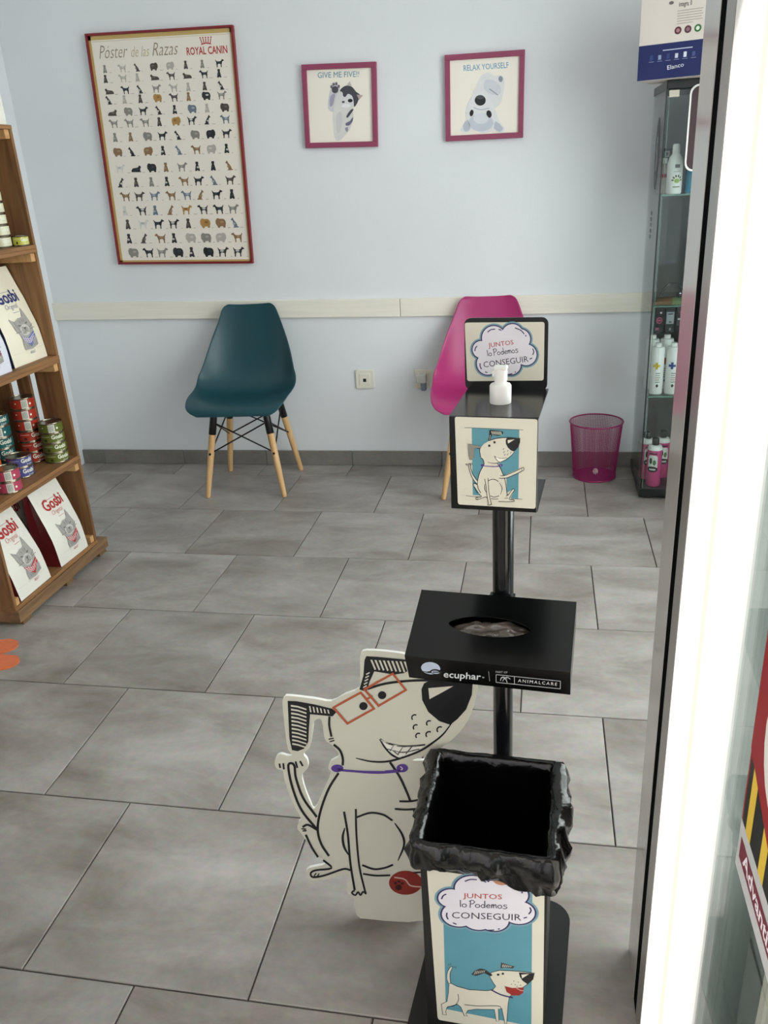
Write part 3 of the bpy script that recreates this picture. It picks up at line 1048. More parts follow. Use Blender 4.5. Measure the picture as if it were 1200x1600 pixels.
for q in ([(276, 590), (286, 578)], [(292, 588), (300, 574)], [(318, 606), (326, 598)], [(332, 610), (338, 600)]):
    a.stroke(q, 3, INKB, 3, 0)
a.build('walking_dog_print', s3, lambda x, y, l: mpn(x, y, l+2.5))
c2.build('cloud_print', s3, lambda x, y, l: mpn(x, y, l+4))
a = Art()
a.circ(785, 1367, 17, 14, 'c98a6c', 1)
a.build('sticker', bn, lambda x, y, l: mpn(x, y, l+18))

def liner():
    t = thing('bin_liner', 'crumpled glossy black bag folded over the rim of the square bin', 'bin bag', tuple(BO), math.radians(-3.0))
    n = 120
    def ring(k, e):
        """point k of 120 round the square rim, pushed out (or in) by e"""
        side, q = divmod(k, 30)
        ux, uy = ((0, 1), (-1, 0), (0, -1), (1, 0))[side]          # direction along this side
        nx, ny = ((1, 0), (0, 1), (-1, 0), (0, -1))[side]          # outwards
        hn, hu = (hw_, hd_) if side % 2 == 0 else (hd_, hw_)
        rc = 0.006                                                  # corner rounding inside the rim
        if q < 24:
            s_ = -1+2*q/24
            L_ = hu if e >= 0 else hu+e-rc
            return (nx*(hn+e)+ux*L_*s_, ny*(hn+e)+uy*L_*s_, nx, ny)
        t_ = PI/2*(q-24)/6
        dx, dy = nx*math.cos(t_)+ux*math.sin(t_), ny*math.cos(t_)+uy*math.sin(t_)
        if e >= 0:
            return (nx*hn+ux*hu+dx*e, ny*hn+uy*hu+dy*e, dx, dy)
        return (nx*(hn+e-rc)+ux*(hu+e-rc)+dx*rc, ny*(hn+e-rc)+uy*(hu+e-rc)+dy*rc, dx, dy)
    # rows: (push out from the bin side, z, wrinkle)
    rows = [(-0.030, 0.03, 0.004), (-0.016, 0.14, 0.006), (-0.011, 0.26, 0.006), (-0.008, 0.34, 0.005), (-0.006, 0.385, 0.004), (-0.0048, 0.405, 0.002), (0.003, 0.413, 0.001), (0.011, 0.408, 0.004),
            (0.015, 0.394, 0.006), (0.016, 0.380, 0.006), (0.013, 0.364, 0.006), (0.010, 0.351, 0.005)]
    v, f = [], []
    for r, (e, z, wr) in enumerate(rows):
        for k in range(n):
            x, y, dx, dy = ring(k, 0.0)
            w1 = noise.noise(Vector((x*45, y*45, z*30)))*wr*2.0+noise.noise(Vector((x*110, y*110, z*70+5)))*wr*1.3
            back, side, left = max(0, y/hd_), max(0, x/hw_), max(0, -x/hw_)
            zz, ee = z, e+w1
            if r >= 4:                              # the bag stands up at the back and sags at the front
                zz += 0.016*back+0.002*noise.noise(Vector((x*30, y*30, 2)))
            if r >= 7:
                ee += 0.016*side**2*(0.3+0.7*max(0, 1-abs(y/hd_-0.1)))*max(0, dx)+0.004*left*max(0, -dx)
            if r >= 8:
                zz -= 0.012*side*max(0, 0.4-y/hd_)
                if y < -0.6*hd_:
                    zz += 0.010*(r-7)/4
            if r <= 5:
                ee = min(-0.0045, ee)               # inside stays inside the bin
            elif r >= 7:
                ee = max(0.0025, ee)                # outside hangs clear of the bin wall
                if dy > 0.5:
                    ee = min(ee, 0.006)             # flat between bin and pole
            x, y, dx, dy = ring(k, ee)
            v.append((x, y, zz))
    for r in range(len(rows)-1):
        for k in range(n):
            f.append((r*n+k, r*n+(k+1) % n, (r+1)*n+(k+1) % n, (r+1)*n+k))
    f.append(tuple(range(n)))
    o = mesh('bag', v, f, mat('black_film', '060607', rough=0.2, var=0.1, scale=30, spec=0.55, bump=0.45, bscale=26), t, None, True)
    fix_normals(o)
liner()

# ------------------------------------------------------------------ dog cut-out standing on the floor
CY = 1.152
ZC1 = zoom(420, 1000, 1200/340)
co_out = [(505, 88), (540, 58), (700, 70), (790, 92), (820, 140), (800, 190), (860, 205), (1000, 205), (1120, 215), (1150, 255), (1140, 330), (1098, 445), (1020, 542), (925, 608), (860, 640), (790, 664), (880, 668),
          (930, 700), (930, 1250), (866, 1300), (866, 1545), (540, 1538), (500, 1530), (478, 1500), (470, 1412), (440, 1402), (430, 1370), (442, 1330), (432, 1296), (330, 1318), (250, 1330), (212, 1310), (204, 1280), (228, 1256), (318, 1232),
          (250, 1170), (186, 1076), (158, 1040), (166, 1000), (178, 985), (128, 890), (86, 770), (78, 722), (48, 712), (32, 684), (42, 642), (68, 630), (108, 640), (130, 632), (106, 600), (90, 500), (75, 350), (86, 316), (110, 308), (250, 324), (345, 338), (420, 300), (496, 268), (504, 200)]
co_hole = [(252, 446), (292, 444), (308, 545), (350, 580), (388, 638), (344, 668), (328, 708), (342, 738), (296, 846), (252, 932), (226, 890), (196, 812), (184, 745), (216, 704), (212, 660), (192, 628), (226, 590), (240, 520)]
def arc_fix(l):
    return [ZC1(*p) for p in l]
CQ = Vector((-0.28, CY, 0))
CA = Matrix.Rotation(math.radians(4.0), 3, 'Z')
cut_px = face_map(CQ, CA, 0.0)
cut_at = lambda x, y: cut_px(x, y, 0.0)
outw = [(p.x, p.z) for p in [cut_at(*q) for q in arc_fix([(a_.x, a_.y) for a_ in smooth_pts([(x, y, 0) for x, y in co_out], 3, True)])]]
holw = [(p.x, p.z) for p in [cut_at(*q) for q in arc_fix([(a_.x, a_.y) for a_ in smooth_pts([(x, y, 0) for x, y in co_hole], 3, True)])]]
zmin = min(z for x, z in outw)
co = thing('dog_cutout', 'cream cardboard cut-out of a cartoon dog wearing orange glasses and purple collar', 'cutout', (-0.28, CY, 0), math.radians(4.0))
CO = Vector(co.location)
m_card = mat('cream_card', 'dcdaca', rough=0.45, var=0.01)
m_edge = mat('white_card_edge', 'f4f4ee', rough=0.6)
def squash(z):            # keep the foot on the floor
    return max(0.0, z-0.0) if zmin < 0 else z-zmin*max(0, 1-(z-zmin)/0.1)
slab('board', [outw, holw], lambda u, z, d: Vector((u, d, squash(z))), 0.006, [m_card, m_edge], co)
a = Art(ZC1)
dog_lines(a, w=11)
a.build('dog_print', co, lambda x, y, l: cut_px(x, y, l+1))
# ================================================================== PICTURES ON THE BACK WALL
def frame_thing(name, label, corners, depth, border, m_frame, m_back, cat='picture'):
    """frame from its four corners in the photograph (TL, TR, BR, BL), hung flat on the back wall"""
    P = [on_y(x, y, YW-depth) for x, y in corners]
    c = sum(P, Vector())/4
    ex = ((P[1]-P[0])+(P[2]-P[3])).normalized()
    wd = ((P[1]-P[0]).length+(P[2]-P[3]).length)/2
    ht = ((P[0]-P[3]).length+(P[1]-P[2]).length)/2
    t = thing(name, label, cat, (c.x, YW, c.z))
    t.rotation_euler = (0, -math.atan2(ex.z, ex.x), 0)
    w2, h2, b = wd/2, ht/2, border
    for (x0, x1, z0, z1) in ((-w2, w2, h2-b, h2), (-w2, w2, -h2, -h2+b)):
        bevel(box('frame_rail', (x0, -depth, z0), (x1, -0.0005, z1), m_frame, t), 0.0015)
    for (x0, x1) in ((-w2, -w2+b), (w2-b, w2)):
        bevel(box('frame_stile', (x0, -depth, -h2+b), (x1, -0.0005, h2-b), m_frame, t), 0.0015)
    sh_ = box('sheet', (-w2+b, -depth*0.55, -h2+b), (w2-b, -0.002, h2-b), m_back, t)
    return t, sh_, w2, h2
def sheet_map(w2, h2, d):
    """sheet coordinates in metres, origin top left of the frame, y down"""
    return lambda u, v, l: Vector((-w2+u, -d-l*DL*1.5, h2-v))

POSES = {
 's': [(.05, .22), (.12, .14), (.2, .1), (.24, .04), (.29, .14), (.33, .22), (.42, .3), (.6, .32), (.8, .3), (.88, .22), (.95, .1), (.98, .14), (.94, .28), (.9, .38), (.88, .5), (.9, .62), (.86, .75), (.88, .97), (.78, .97), (.77, .78), (.72, .6), (.6, .58), (.45, .62), (.43, .78), (.44, .97), (.34, .97), (.34, .7), (.29, .55), (.26, .4), (.2, .3), (.08, .29)],
 't': [(.1, .2), (.2, .12), (.25, .03), (.33, .05), (.37, .15), (.42, .25), (.52, .36), (.64, .5), (.74, .68), (.78, .84), (.93, .9), (.9, .97), (.6, .98), (.28, .98), (.3, .93), (.4, .9), (.38, .7), (.33, .55), (.3, .4), (.26, .3), (.12, .28)],
 'f': [(.34, .1), (.4, .02), (.5, .06), (.6, .02), (.67, .1), (.68, .22), (.62, .32), (.68, .45), (.74, .7), (.8, .95), (.62, .98), (.5, .88), (.38, .98), (.2, .95), (.26, .7), (.32, .45), (.38, .32), (.32, .22)],
 'l': [(.03, .4), (.12, .28), (.22, .26), (.3, .42), (.5, .48), (.8, .52), (.95, .68), (.98, .9), (.06, .92), (.14, .8), (.14, .6)],
 'w': [(.1, .3), (.2, .1), (.34, .06), (.45, .14), (.6, .12), (.8, .15), (.92, .3), (.95, .55), (.9, .75), (.88, .96), (.72, .96), (.68, .82), (.45, .84), (.42, .97), (.26, .97), (.22, .8), (.1, .6)],
}
TONE = {'k': ('23262c', '3a3f46'), 'd': ('4b443f', '6e645b'), 'g': ('8c8880', 'aaa69e'), 'b': ('8d6d4f', 'a98b69'), 'o': ('b08548', '8a6234'), 'w': ('d9d6d0', 'bdbab6'), 'u': ('6d7a88', 'a7b1bb'), 'p': ('b7b1a8', 'cdc7bd'), 'n': ('2b2b2e', 'c9c6c0')}
ROWS = ["fg sp td wd wp fd fg Sk", "fd sp fp ld Sd ld sk fk", "ld sk tn sg sp fp fd tn", "tn fp fd wo sd fb wn Sg", "ld wg sk tn fn wu fp wd", "sg sg Sg fd wo Sn tn Su",
        "fg fb wg Sk tn wg wk Sk", "wb tk wb fn tu sb Wp fn", "Sw lk wk fb Sg fn fk tb", "tn fd fg fn Sb Sk tu sd", "sb sd Su sb Su Tb Sk fk", "fw Sn fu Tb so sn sk Sg",
        "fd Sw sk sn fd wo wb tu", "fn td Sb fn wp wg wp sb", "wg sk sg wk fn wk sn sn"]
t, sh_, w2, h2 = frame_thing('dog_breed_poster', 'tall poster of many dog breeds in a thin dark red frame', [(131, 53), (362, 38), (396, 412), (185, 413)], 0.022, 0.010,
                             mat('dark_red_frame', '7d1a22', rough=0.4), mat('poster_paper', 'efe7dc', rough=0.35, var=0.01), 'poster')
a = Art()
W_, H_ = 2*w2, 2*h2
gold = 'c9ab6a'
for q in ((0.010, 0.010, W_-0.010, 0.026), (0.010, H_-0.018, W_-0.010, H_-0.010), (0.010, 0.010, 0.022, H_-0.010), (W_-0.018, 0.010, W_-0.010, H_-0.010)):
    a.rect(*q, gold, 1)
a.rect(0.026, 0.030, W_-0.022, 0.033, 'dccfb0', 1)
a.text('Póster', 0.046, 0.098, 0.074, '8f8166', 2, shear=0.4, width=0.140, bold=-0.012)
a.text('de las', 0.196, 0.098, 0.062, 'c6b48f', 2, shear=0.4, width=0.090, bold=-0.012)
a.text('Razas', 0.294, 0.098, 0.074, '8f8166', 2, shear=0.4, width=0.125, bold=-0.012)
a.text('ROYAL CANIN', 0.455, 0.102, 0.041, 'b3262b', 2, width=0.185, bold=0.014)
for k in range(5):
    x = 0.548+(k-2)*0.009
    a.stroke([(x, 0.062), (x+(k-2)*0.0028, 0.044)], 0.0035, 'b3262b', 2, 0)
    a.circ(x+(k-2)*0.0033, 0.040, 0.003, 0.003, 'b3262b', 2)
a.stroke([(0.526, 0.065), (0.548, 0.061), (0.570, 0.065)], 0.004, 'b3262b', 2)
rnd = random.Random(3)
ROWY = (.143, .183, .231, .270, .320, .368, .427, .490, .562, .624, .686, .751, .813, .879, .945)
for r, row in enumerate(ROWS):
    sz = 0.034+0.0010*r
    y0 = ROWY[r]*H_-sz/2
    for c, cell in enumerate(row.split()):
        ps, tn = cell[0], cell[1]
        flip = ps.isupper()
        pts = POSES[ps.lower()]
        if rnd.random() < 0.35:
            flip = not flip
        x0 = 0.048+c*0.0755+(0.0 if r % 2 else 0.004)
        sx_ = sz*(1.25 if ps.lower() in 'slw' else 0.95)
        P = [(x0+(1-p[0] if flip else p[0])*sx_, y0+p[1]*sz) for p in pts]
        a.poly(P, TONE[tn][0], 2)
        # chest or saddle patch and a line of small print
        cx, cy = (0.62, 0.42) if ps.lower() in 'sw' else (0.42, 0.6)
        a.circ(x0+(1-cx if flip else cx)*sx_, y0+cy*sz, sx_*0.16, sz*0.10, TONE[tn][1], 3, n=10)
        a.rect(x0+sx_+0.003, y0+sz*0.93, x0+sx_+0.003+0.006+0.010*rnd.random(), y0+sz*0.97, '9b958b', 2)
a.build('printed_sheet', sh_, sheet_map(w2, h2, 0.022*0.55))

m_magenta = mat('magenta_frame', '93405f', rough=0.45, var=0.04, stretch=(1, 1, 8))
m_paper = mat('picture_paper', 'f5efe4', rough=0.35, var=0.01)
t, sh_, w2, h2 = frame_thing('kitten_picture', 'square magenta frame with a kitten raising its paw', [(470, 101), (586.5, 96), (591, 229), (477.5, 231.5)], 0.020, 0.021, m_magenta, m_paper)
a = Art()
def pic(zx0, zy0, zs, corners):
    """zoomed photo coordinates into sheet metres by the frame's corners (bilinear)"""
    TL, TR, BR, BL = corners
    def F(x, y):
        px, py = zx0+x/zs, zy0+y/zs
        u = v = 0.5
        for _ in range(12):
            lx, rx = TL[0]+(BL[0]-TL[0])*v, TR[0]+(BR[0]-TR[0])*v
            u = (px-lx)/(rx-lx)
            ty, by = TL[1]+(TR[1]-TL[1])*u, BL[1]+(BR[1]-BL[1])*u
            v = (py-ty)/(by-ty)
        return (u*2*w2, v*2*h2)
    return F
a = Art(pic(460, 80, 8.571, [(470, 101), (586.5, 96), (591, 229), (477.5, 231.5)]))
a.text('GIVE ME FIVE!!', 300, 352, 108, '5d93ac', 2, rot=-0.03, width=560)
a.poly([(520, 560), (600, 500), (700, 480), (800, 560), (800, 700), (780, 780), (790, 880), (770, 960), (730, 1060), (610, 1190), (545, 1165), (520, 1000), (512, 860), (510, 760)], 'dedcdb', 1, 3)
a.poly([(450, 640), (480, 500), (520, 430), (590, 440), (596, 510), (560, 600), (530, 720), (520, 800), (450, 760)], 'd3d0d6', 2, 3)
a.poly([(480, 590), (540, 560), (530, 640), (505, 715), (470, 720)], 'a7a1b8', 3, 3)
a.circ(540, 505, 44, 48, '4d4b52', 4)
for x, y in ((492, 466), (520, 434), (556, 426), (588, 462)):
    a.circ(x, y, 16, 22, '6b6870', 4)
a.circ(720, 610, 115, 135, 'dedde0', 3, 0.2)
a.poly([(605, 520), (640, 475), (700, 450), (770, 470), (820, 530), (880, 580), (855, 640), (835, 690), (800, 735), (790, 660), (770, 590), (715, 560), (680, 600), (650, 590), (640, 540)], '45444f', 4, 3)
a.poly([(690, 455), (735, 392), (765, 462)], 'c8c0bd', 4)
a.poly([(830, 570), (915, 578), (862, 640)], 'b9a9a4', 5)
a.circ(745, 650, 32, 25, '1f1e24', 5)
a.circ(652, 668, 20, 15, '55505a', 5)
a.circ(690, 720, 60, 25, 'efeef0', 4)
a.poly([(694, 868), (720, 815), (760, 768), (792, 765), (760, 820), (715, 880)], '4c4a58', 4, 2)
a.poly([(690, 952), (745, 925), (784, 870), (778, 930), (735, 985), (690, 985)], '6c6987', 4, 2)
a.poly([(680, 1020), (718, 1010), (716, 1070), (690, 1060)], '9c97a8', 4, 2)
a.poly([(560, 860), (620, 800), (640, 950), (600, 1090), (565, 1050)], 'd3d1d2', 2, 3)
a.build('printed_kitten', sh_, sheet_map(w2, h2, 0.011))

t, sh_, w2, h2 = frame_thing('puppy_picture', 'square magenta frame with a white puppy lying upside down', [(695, 86), (820.5, 77), (817, 215), (696, 221)], 0.020, 0.021, m_magenta, m_paper)
a = Art(pic(440, 60, 3.0, [(695, 86), (820.5, 77), (817, 215), (696, 221)]))
a.text('RELAX YOURSELF', 853, 150, 38, '4f97bf', 2, rot=-0.075, width=214)
a.poly([(928, 185), (945, 165), (975, 158), (1000, 172), (1020, 168), (1043, 180), (1043, 235), (1020, 310), (960, 320), (900, 255), (912, 225)], 'e2e2e4', 1, 3)
a.poly([(960, 190), (1010, 200), (1030, 250), (990, 260), (950, 230)], 'd2d5dc', 2, 3)
a.stroke([(975, 232), (1000, 250), (1015, 262)], 4, '7f8494', 3)
a.circ(1028, 186, 10, 14, '8f93a0', 3)
a.poly([(862, 340), (880, 290), (905, 255), (935, 245), (965, 255), (990, 300), (1005, 340), (1020, 385), (1045, 420), (1030, 440), (1000, 432), (945, 442), (895, 428), (865, 440), (838, 430), (848, 405), (866, 375)], 'e4e5e8', 3, 3)
a.circ(935, 392, 58, 42, 'c6ccd7', 4)
a.circ(935, 372, 36, 26, 'dadee5', 5)
a.poly([(850, 405), (872, 378), (884, 420), (860, 436)], 'bcc2cd', 4, 2)
a.poly([(1004, 385), (1038, 418), (1022, 436), (996, 420)], 'bcc2cd', 4, 2)
a.circ(932, 286, 26, 25, '1d1d22', 5)
a.circ(932, 272, 18, 9, '4a4a52', 6)
a.circ(891, 346, 9, 16, '16161a', 5, 0.2)
a.circ(973, 351, 12, 18, '16161a', 5, -0.2)
a.stroke([(900, 320), (935, 330), (975, 322)], 4, 'b6bcc8', 5)
a.build('printed_puppy', sh_, sheet_map(w2, h2, 0.011))

# ------------------------------------------------------------------ wall plates
m_plate = mat('cream_plate', 'e8e4d6', rough=0.35, var=0.01)
def plate(name, label, x0, x1, z0, z1):
    t = thing(name, label, 'socket', ((x0+x1)/2, YW, (z0+z1)/2))
    w2, h2 = (x1-x0)/2, (z1-z0)/2
    bevel(box('faceplate', (-w2, -0.010, -h2), (w2, -0.0002, h2), m_plate, t), 0.002)
    return t, w2, h2
t, w2, h2 = plate('phone_socket', 'single cream wall plate with a small black jack beside teal chair', -0.880, -0.791, 0.393, 0.482)
bevel(box('insert', (-0.026, -0.013, -0.028), (0.026, -0.0095, 0.028), m_plate, t), 0.001)
box('jack', (-0.008, -0.0135, -0.012), (0.007, -0.0128, 0.004), mat('jack_black', '0a0a0a', rough=0.5), t)
box('cover_line', (-0.036, -0.0112, -0.036), (0.036, -0.0098, -0.033), m_plate, t)
t, w2, h2 = plate('double_socket', 'double cream wall socket beside pink chair', -0.593, -0.430, 0.391, 0.480)
for x in (-0.040, 0.040):
    fr = bevel(box('socket_frame', (x-0.030, -0.0125, -0.030), (x+0.030, -0.0095, 0.030), m_plate, t), 0.001)
    ring = lathe('socket_well', [(0.0205, 0.0), (0.0205, 0.0010), (0.0185, 0.0010), (0.0185, -0.002), (0, -0.002)], m_plate, fr, 24)
    ring.rotation_euler = (PI/2, 0, 0)
    ring.location = (x, -0.0125, 0)
    for dx in (-0.0095, 0.0095):
        h = lathe('pin_hole_shade', [(0, 0.0), (0.0028, 0.0), (0.0028, 0.0006), (0, 0.0006)], MATS['jack_black'], fr, 10)  # black disc paints in the shade inside the hole
        h.rotation_euler = (PI/2, 0, 0)
        h.location = (x+dx, -0.0122, 0)
pg = thing('plug_in_adapter', 'small translucent white plug-in adapter in the double wall socket', 'adapter', (-0.555, YW-0.0125, 0.436))
m_clear = mat('milky_plastic', 'cfd0cc', rough=0.2, var=0.05, spec=0.7)
bevel(box('adapter_body', (-0.026, -0.050, -0.010), (0.022, -0.0002, 0.030), m_clear, pg), 0.006, 3)
o = lathe('refill', [(0, -0.048), (0.010, -0.047), (0.014, -0.040), (0.014, -0.012), (0.008, -0.004), (0, -0.004)], mat('blue_grey_refill', '7c8898', rough=0.2, spec=0.7), pg, 16, at=(0.008, -0.030, 0))

# ================================================================== SHELL CHAIRS
PROFILE = [(-0.232, 0.398, 0.165, 0.000), (-0.228, 0.416, 0.196, 0.002), (-0.205, 0.432, 0.219, 0.010), (-0.13, 0.438, 0.233, 0.026), (-0.02, 0.430, 0.237, 0.046), (0.050, 0.432, 0.236, 0.072), (0.108, 0.460, 0.229, 0.088), (0.150, 0.512, 0.218, 0.084),
           (0.180, 0.580, 0.203, 0.068), (0.202, 0.655, 0.181, 0.050), (0.219, 0.730, 0.153, 0.030), (0.227, 0.785, 0.133, 0.022), (0.230, 0.806, 0.118, 0.018), (0.231, 0.814, 0.098, 0.015)]
def shell_mesh(name, mt):
    S_ = smooth_pts([(p[0], p[1], 0) for p in PROFILE], 4)
    Wd = smooth_pts([(p[2], p[3], 0) for p in PROFILE], 4)
    n, mu = len(S_), 21
    v, f = [], []
    for i in range(n):
        a_, b_ = S_[max(0, i-1)], S_[min(n-1, i+1)]
        d = Vector((0, b_.x-a_.x, b_.y-a_.y)).normalized()
        nn = Vector((0, -d.z, d.y))                 # towards the sitter
        for k in range(mu):
            u = -1+2*k/(mu-1)
            us = math.copysign(abs(u)**0.92, u)
            p = Vector((us*Wd[i].x, S_[i].x, S_[i].y))+nn*(Wd[i].y*abs(u)**2.6)
            v.append(p)
    for i in range(n-1):
        for k in range(mu-1):
            f.append((i*mu+k, i*mu+k+1, (i+1)*mu+k+1, (i+1)*mu+k))
    me = bpy.data.meshes.new(name)
    me.from_pydata([tuple(q) for q in v], [], f)
    me.materials.append(mt)
    me.polygons.foreach_set('use_smooth', [True]*len(me.polygons))
    return me
m_legw = wood('beech', 'c79a66', 'dcb684', 'Z', rough=0.45)
m_wire = mat('black_wire', '0e0e0f', rough=0.35, var=0.02)
def chair(name, label, loc, rz, col):
    t = thing(name, label, 'chair', loc, rz)
    s_ = link('seat_shell', shell_mesh('seat_shell', col), t)
    md = s_.modifiers.new('solid', 'SOLIDIFY'); md.thickness = 0.007; md.offset = -1
    md = s_.modifiers.new('sub', 'SUBSURF'); md.levels = 1; md.render_levels = 2
    foot, top = 0.183, 0.118
    legs = {}
    for sx_ in (-1, 1):
        for sy_ in (-1, 1):
            A, B = Vector((sx_*top, sy_*top, 0.405)), Vector((sx_*foot, sy_*foot, 0.0))
            legs[(sx_, sy_)] = (A, B)
            at = lambda z, A=A, B=B: A+(B-A)*((A.z-z)/(A.z-B.z))
            pts = [at(z) for z in (0.0, 0.01, 0.12, 0.26, 0.33, 0.36)]
            lg = tube('leg', pts, [0.0105, 0.0115, 0.014, 0.0158, 0.0150, 0.0140], m_legw, t, 14)
            tube('leg_sleeve', [at(z) for z in (0.290, 0.292, 0.40, 0.41)], [0.0150, 0.0172, 0.0160, 0.013], m_wire, lg, 14)
            bt_ = lathe('bolt', [(0, 0), (0.0055, 0), (0.0055, 0.004), (0, 0.005)], m_wire, lg, 10)
            d_ = Vector((sx_, 0, 0))
            bt_.location = at(0.205)+Vector((0, sy_*0.0135, 0.0))
            bt_.rotation_euler = (-sy_*PI/2, 0, 0)
    def P(k, z):
        A, B = legs[k]
        return A+(B-A)*((A.z-z)/(A.z-B.z))
    ring = [(-1, -1), (1, -1), (1, 1), (-1, 1)]
    for i in range(4):
        k, k2 = ring[i], ring[(i+1) % 4]
        for p, q in ((k, k2), (k2, k)):
            tube('brace', [P(p, 0.345), P(q, 0.205)], 0.0034, m_wire, t, 8)
    bevel(box('mount', (-0.125, -0.125, 0.400), (0.125, 0.125, 0.412), m_wire, t), 0.003)
    return t
chair('shell_chair', 'dark teal moulded plastic chair on pale wooden dowel legs', (-1.345, 3.540, 0), math.radians(3.5), mat('teal_plastic', '15454f', rough=0.38, var=0.02, bump=0.05, bscale=400))
chair('shell_chair', 'pink magenta moulded plastic chair behind the sanitizer stand', (-0.238, 3.560, 0), math.radians(1.0), mat('pink_plastic', 'a82c6c', rough=0.38, var=0.02, bump=0.05, bscale=400))

# ================================================================== WIRE MESH BASKET
def basket():
    t = thing('mesh_basket', 'magenta wire mesh wastepaper basket standing against the back wall', 'basket', (0.247, 3.690, 0))
    mt = mat('magenta_wire', '8f1c58', rough=0.4, var=0.03)
    r0, r1, h = 0.094, 0.116, 0.262
    v, f = [], []
    def bar(A, B, r):
        d = (B-A).normalized()
        s = d.cross(Vector((0, 0, 1)) if abs(d.z) < 0.9 else Vector((1, 0, 0))).normalized()
        u = s.cross(d)
        n = len(v)
        for p in (A, B):
            for k in range(3):
                tt = 2*PI*k/3
                v.append(p+(s*math.cos(tt)+u*math.sin(tt))*r)
        for k in range(3):
            f.append((n+k, n+(k+1) % 3, n+3+(k+1) % 3, n+3+k))
    nw, nr = 90, 36
    for k in range(nw):
        tt = 2*PI*k/nw
        c, s = math.cos(tt), math.sin(tt)
        bar(Vector((r0*c, r0*s, 0.006)), Vector((r1*c, r1*s, h)), 0.00085)
    for j in range(nr):
        z = 0.008+(h-0.01)*j/(nr-1)
        r = r0+(r1-r0)*(z-0.006)/(h-0.006)
        for k in range(48):
            a_, b_ = 2*PI*k/48, 2*PI*(k+1)/48
            bar(Vector((r*math.cos(a_), r*math.sin(a_), z)), Vector((r*math.cos(b_), r*math.sin(b_), z)), 0.00075)
    tag(mesh('wire_mesh', v, f, mt, t), kind='stuff')
    tube('rim', [((r1+0.001)*math.cos(2*PI*k/48), (r1+0.001)*math.sin(2*PI*k/48), h) for k in range(48)], 0.0038, mt, t, 8, True)
    tube('foot_ring', [((r0)*math.cos(2*PI*k/48), (r0)*math.sin(2*PI*k/48), 0.004) for k in range(48)], 0.004, mt, t, 8, True)
    lathe('bottom', [(0, 0.003), (r0, 0.003), (r0, 0.006), (0, 0.006)], mt, t, 40)
basket()
pp = thing('paper_scrap', 'small crumpled white scrap at the bottom of the magenta basket', 'paper', (0.252, 3.676, 0.006))
v, f = [], []
for j in range(7):
    for i in range(10):
        th, ph = PI*j/6, 2*PI*i/10
        r = 0.013*(1+0.35*noise.noise(Vector((math.cos(ph)*3, math.sin(ph)*3, j*1.7))))
        v.append((r*math.sin(th)*math.cos(ph), r*math.sin(th)*math.sin(ph), 0.0205+1.15*r*math.cos(th)))
for j in range(6):
    for i in range(10):
        f.append((j*10+i, j*10+(i+1) % 10, (j+1)*10+(i+1) % 10, (j+1)*10+i))
mesh('paper', v, f, mat('scrap_white', 'e8e4e4', rough=0.7), pp)
# ================================================================== GLASS DISPLAY CABINET
CX0, CX1, CYF, CYB, CZT = 0.418, 0.86, 3.405, 3.790, 1.600
cb = thing('display_cabinet', 'tall glass display cabinet with black plinth in the corner behind the door', 'cabinet', (CX0, CYF, 0))
KO = Vector(cb.location)
m_cg = glass('cabinet_glass', 'f6faf9')
m_edge_g = mat('green_glass_edge', '5f857b', rough=0.06, spec=0.8)
m_cblack = mat('cabinet_black', '16181a', rough=0.3)
m_hinge = mat('hinge_grey', '55534f', rough=0.35, metal=0.7)
def cbx(name, a_, b_, mt, par=cb, bev=0.0):
    o = box(name, Vector(a_)-KO, Vector(b_)-KO, mt, par, bev)
    return o
cbx('plinth', (CX0, CYF, 0.012), (CX1, CYB, 0.050), m_cblack, bev=0.003)
for x in (CX0+0.04, CX1-0.04):
    for y in (CYF+0.03, CYB-0.03):
        lathe('foot', [(0, 0), (0.018, 0), (0.018, 0.012), (0, 0.012)], m_hinge, cb, 16, at=(x-KO.x, y-KO.y, 0))
cbx('top_cap', (CX0, CYF, CZT-0.030), (CX1, CYB, CZT), m_cblack, bev=0.003)
cbx('side_pane', (CX0+0.002, CYF+0.006, 0.050), (CX0+0.007, CYB-0.002, CZT-0.030), m_cg)
cbx('side_pane', (CX1-0.007, CYF+0.006, 0.050), (CX1-0.002, CYB-0.002, CZT-0.030), m_cg)
cbx('back_pane', (CX0+0.008, CYB-0.008, 0.050), (CX1-0.008, CYB-0.003, CZT-0.030), m_cg)
cbx('door_pane', (CX0+0.012, CYF-0.001, 0.052), (CX1-0.004, CYF+0.004, CZT-0.034), m_cg)
cbx('corner_strip', (CX0, CYF+0.004, 0.050), (CX0+0.004, CYF+0.009, CZT-0.030), m_cblack)
cbx('glass_edge', (CX0+0.0105, CYF-0.0012, 0.052), (CX0+0.012, CYF+0.0042, CZT-0.034), m_edge_g)
cbx('door_hinge', (CX0+0.010, CYF-0.006, CZT-0.056), (CX0+0.044, CYF+0.010, CZT-0.034), mat('cream_hinge', 'c9c6b4', rough=0.4))
for k, z in enumerate((0.443, 0.805, 1.213)):
    sf = cbx('glass_shelf', (CX0+0.008, CYF+0.012, z), (CX1-0.008, CYB-0.010, z+0.006), m_cg)
    cbx('shelf_edge', (CX0+0.008, CYF+0.0105, z), (CX1-0.008, CYF+0.012, z+0.006), m_edge_g, sf)
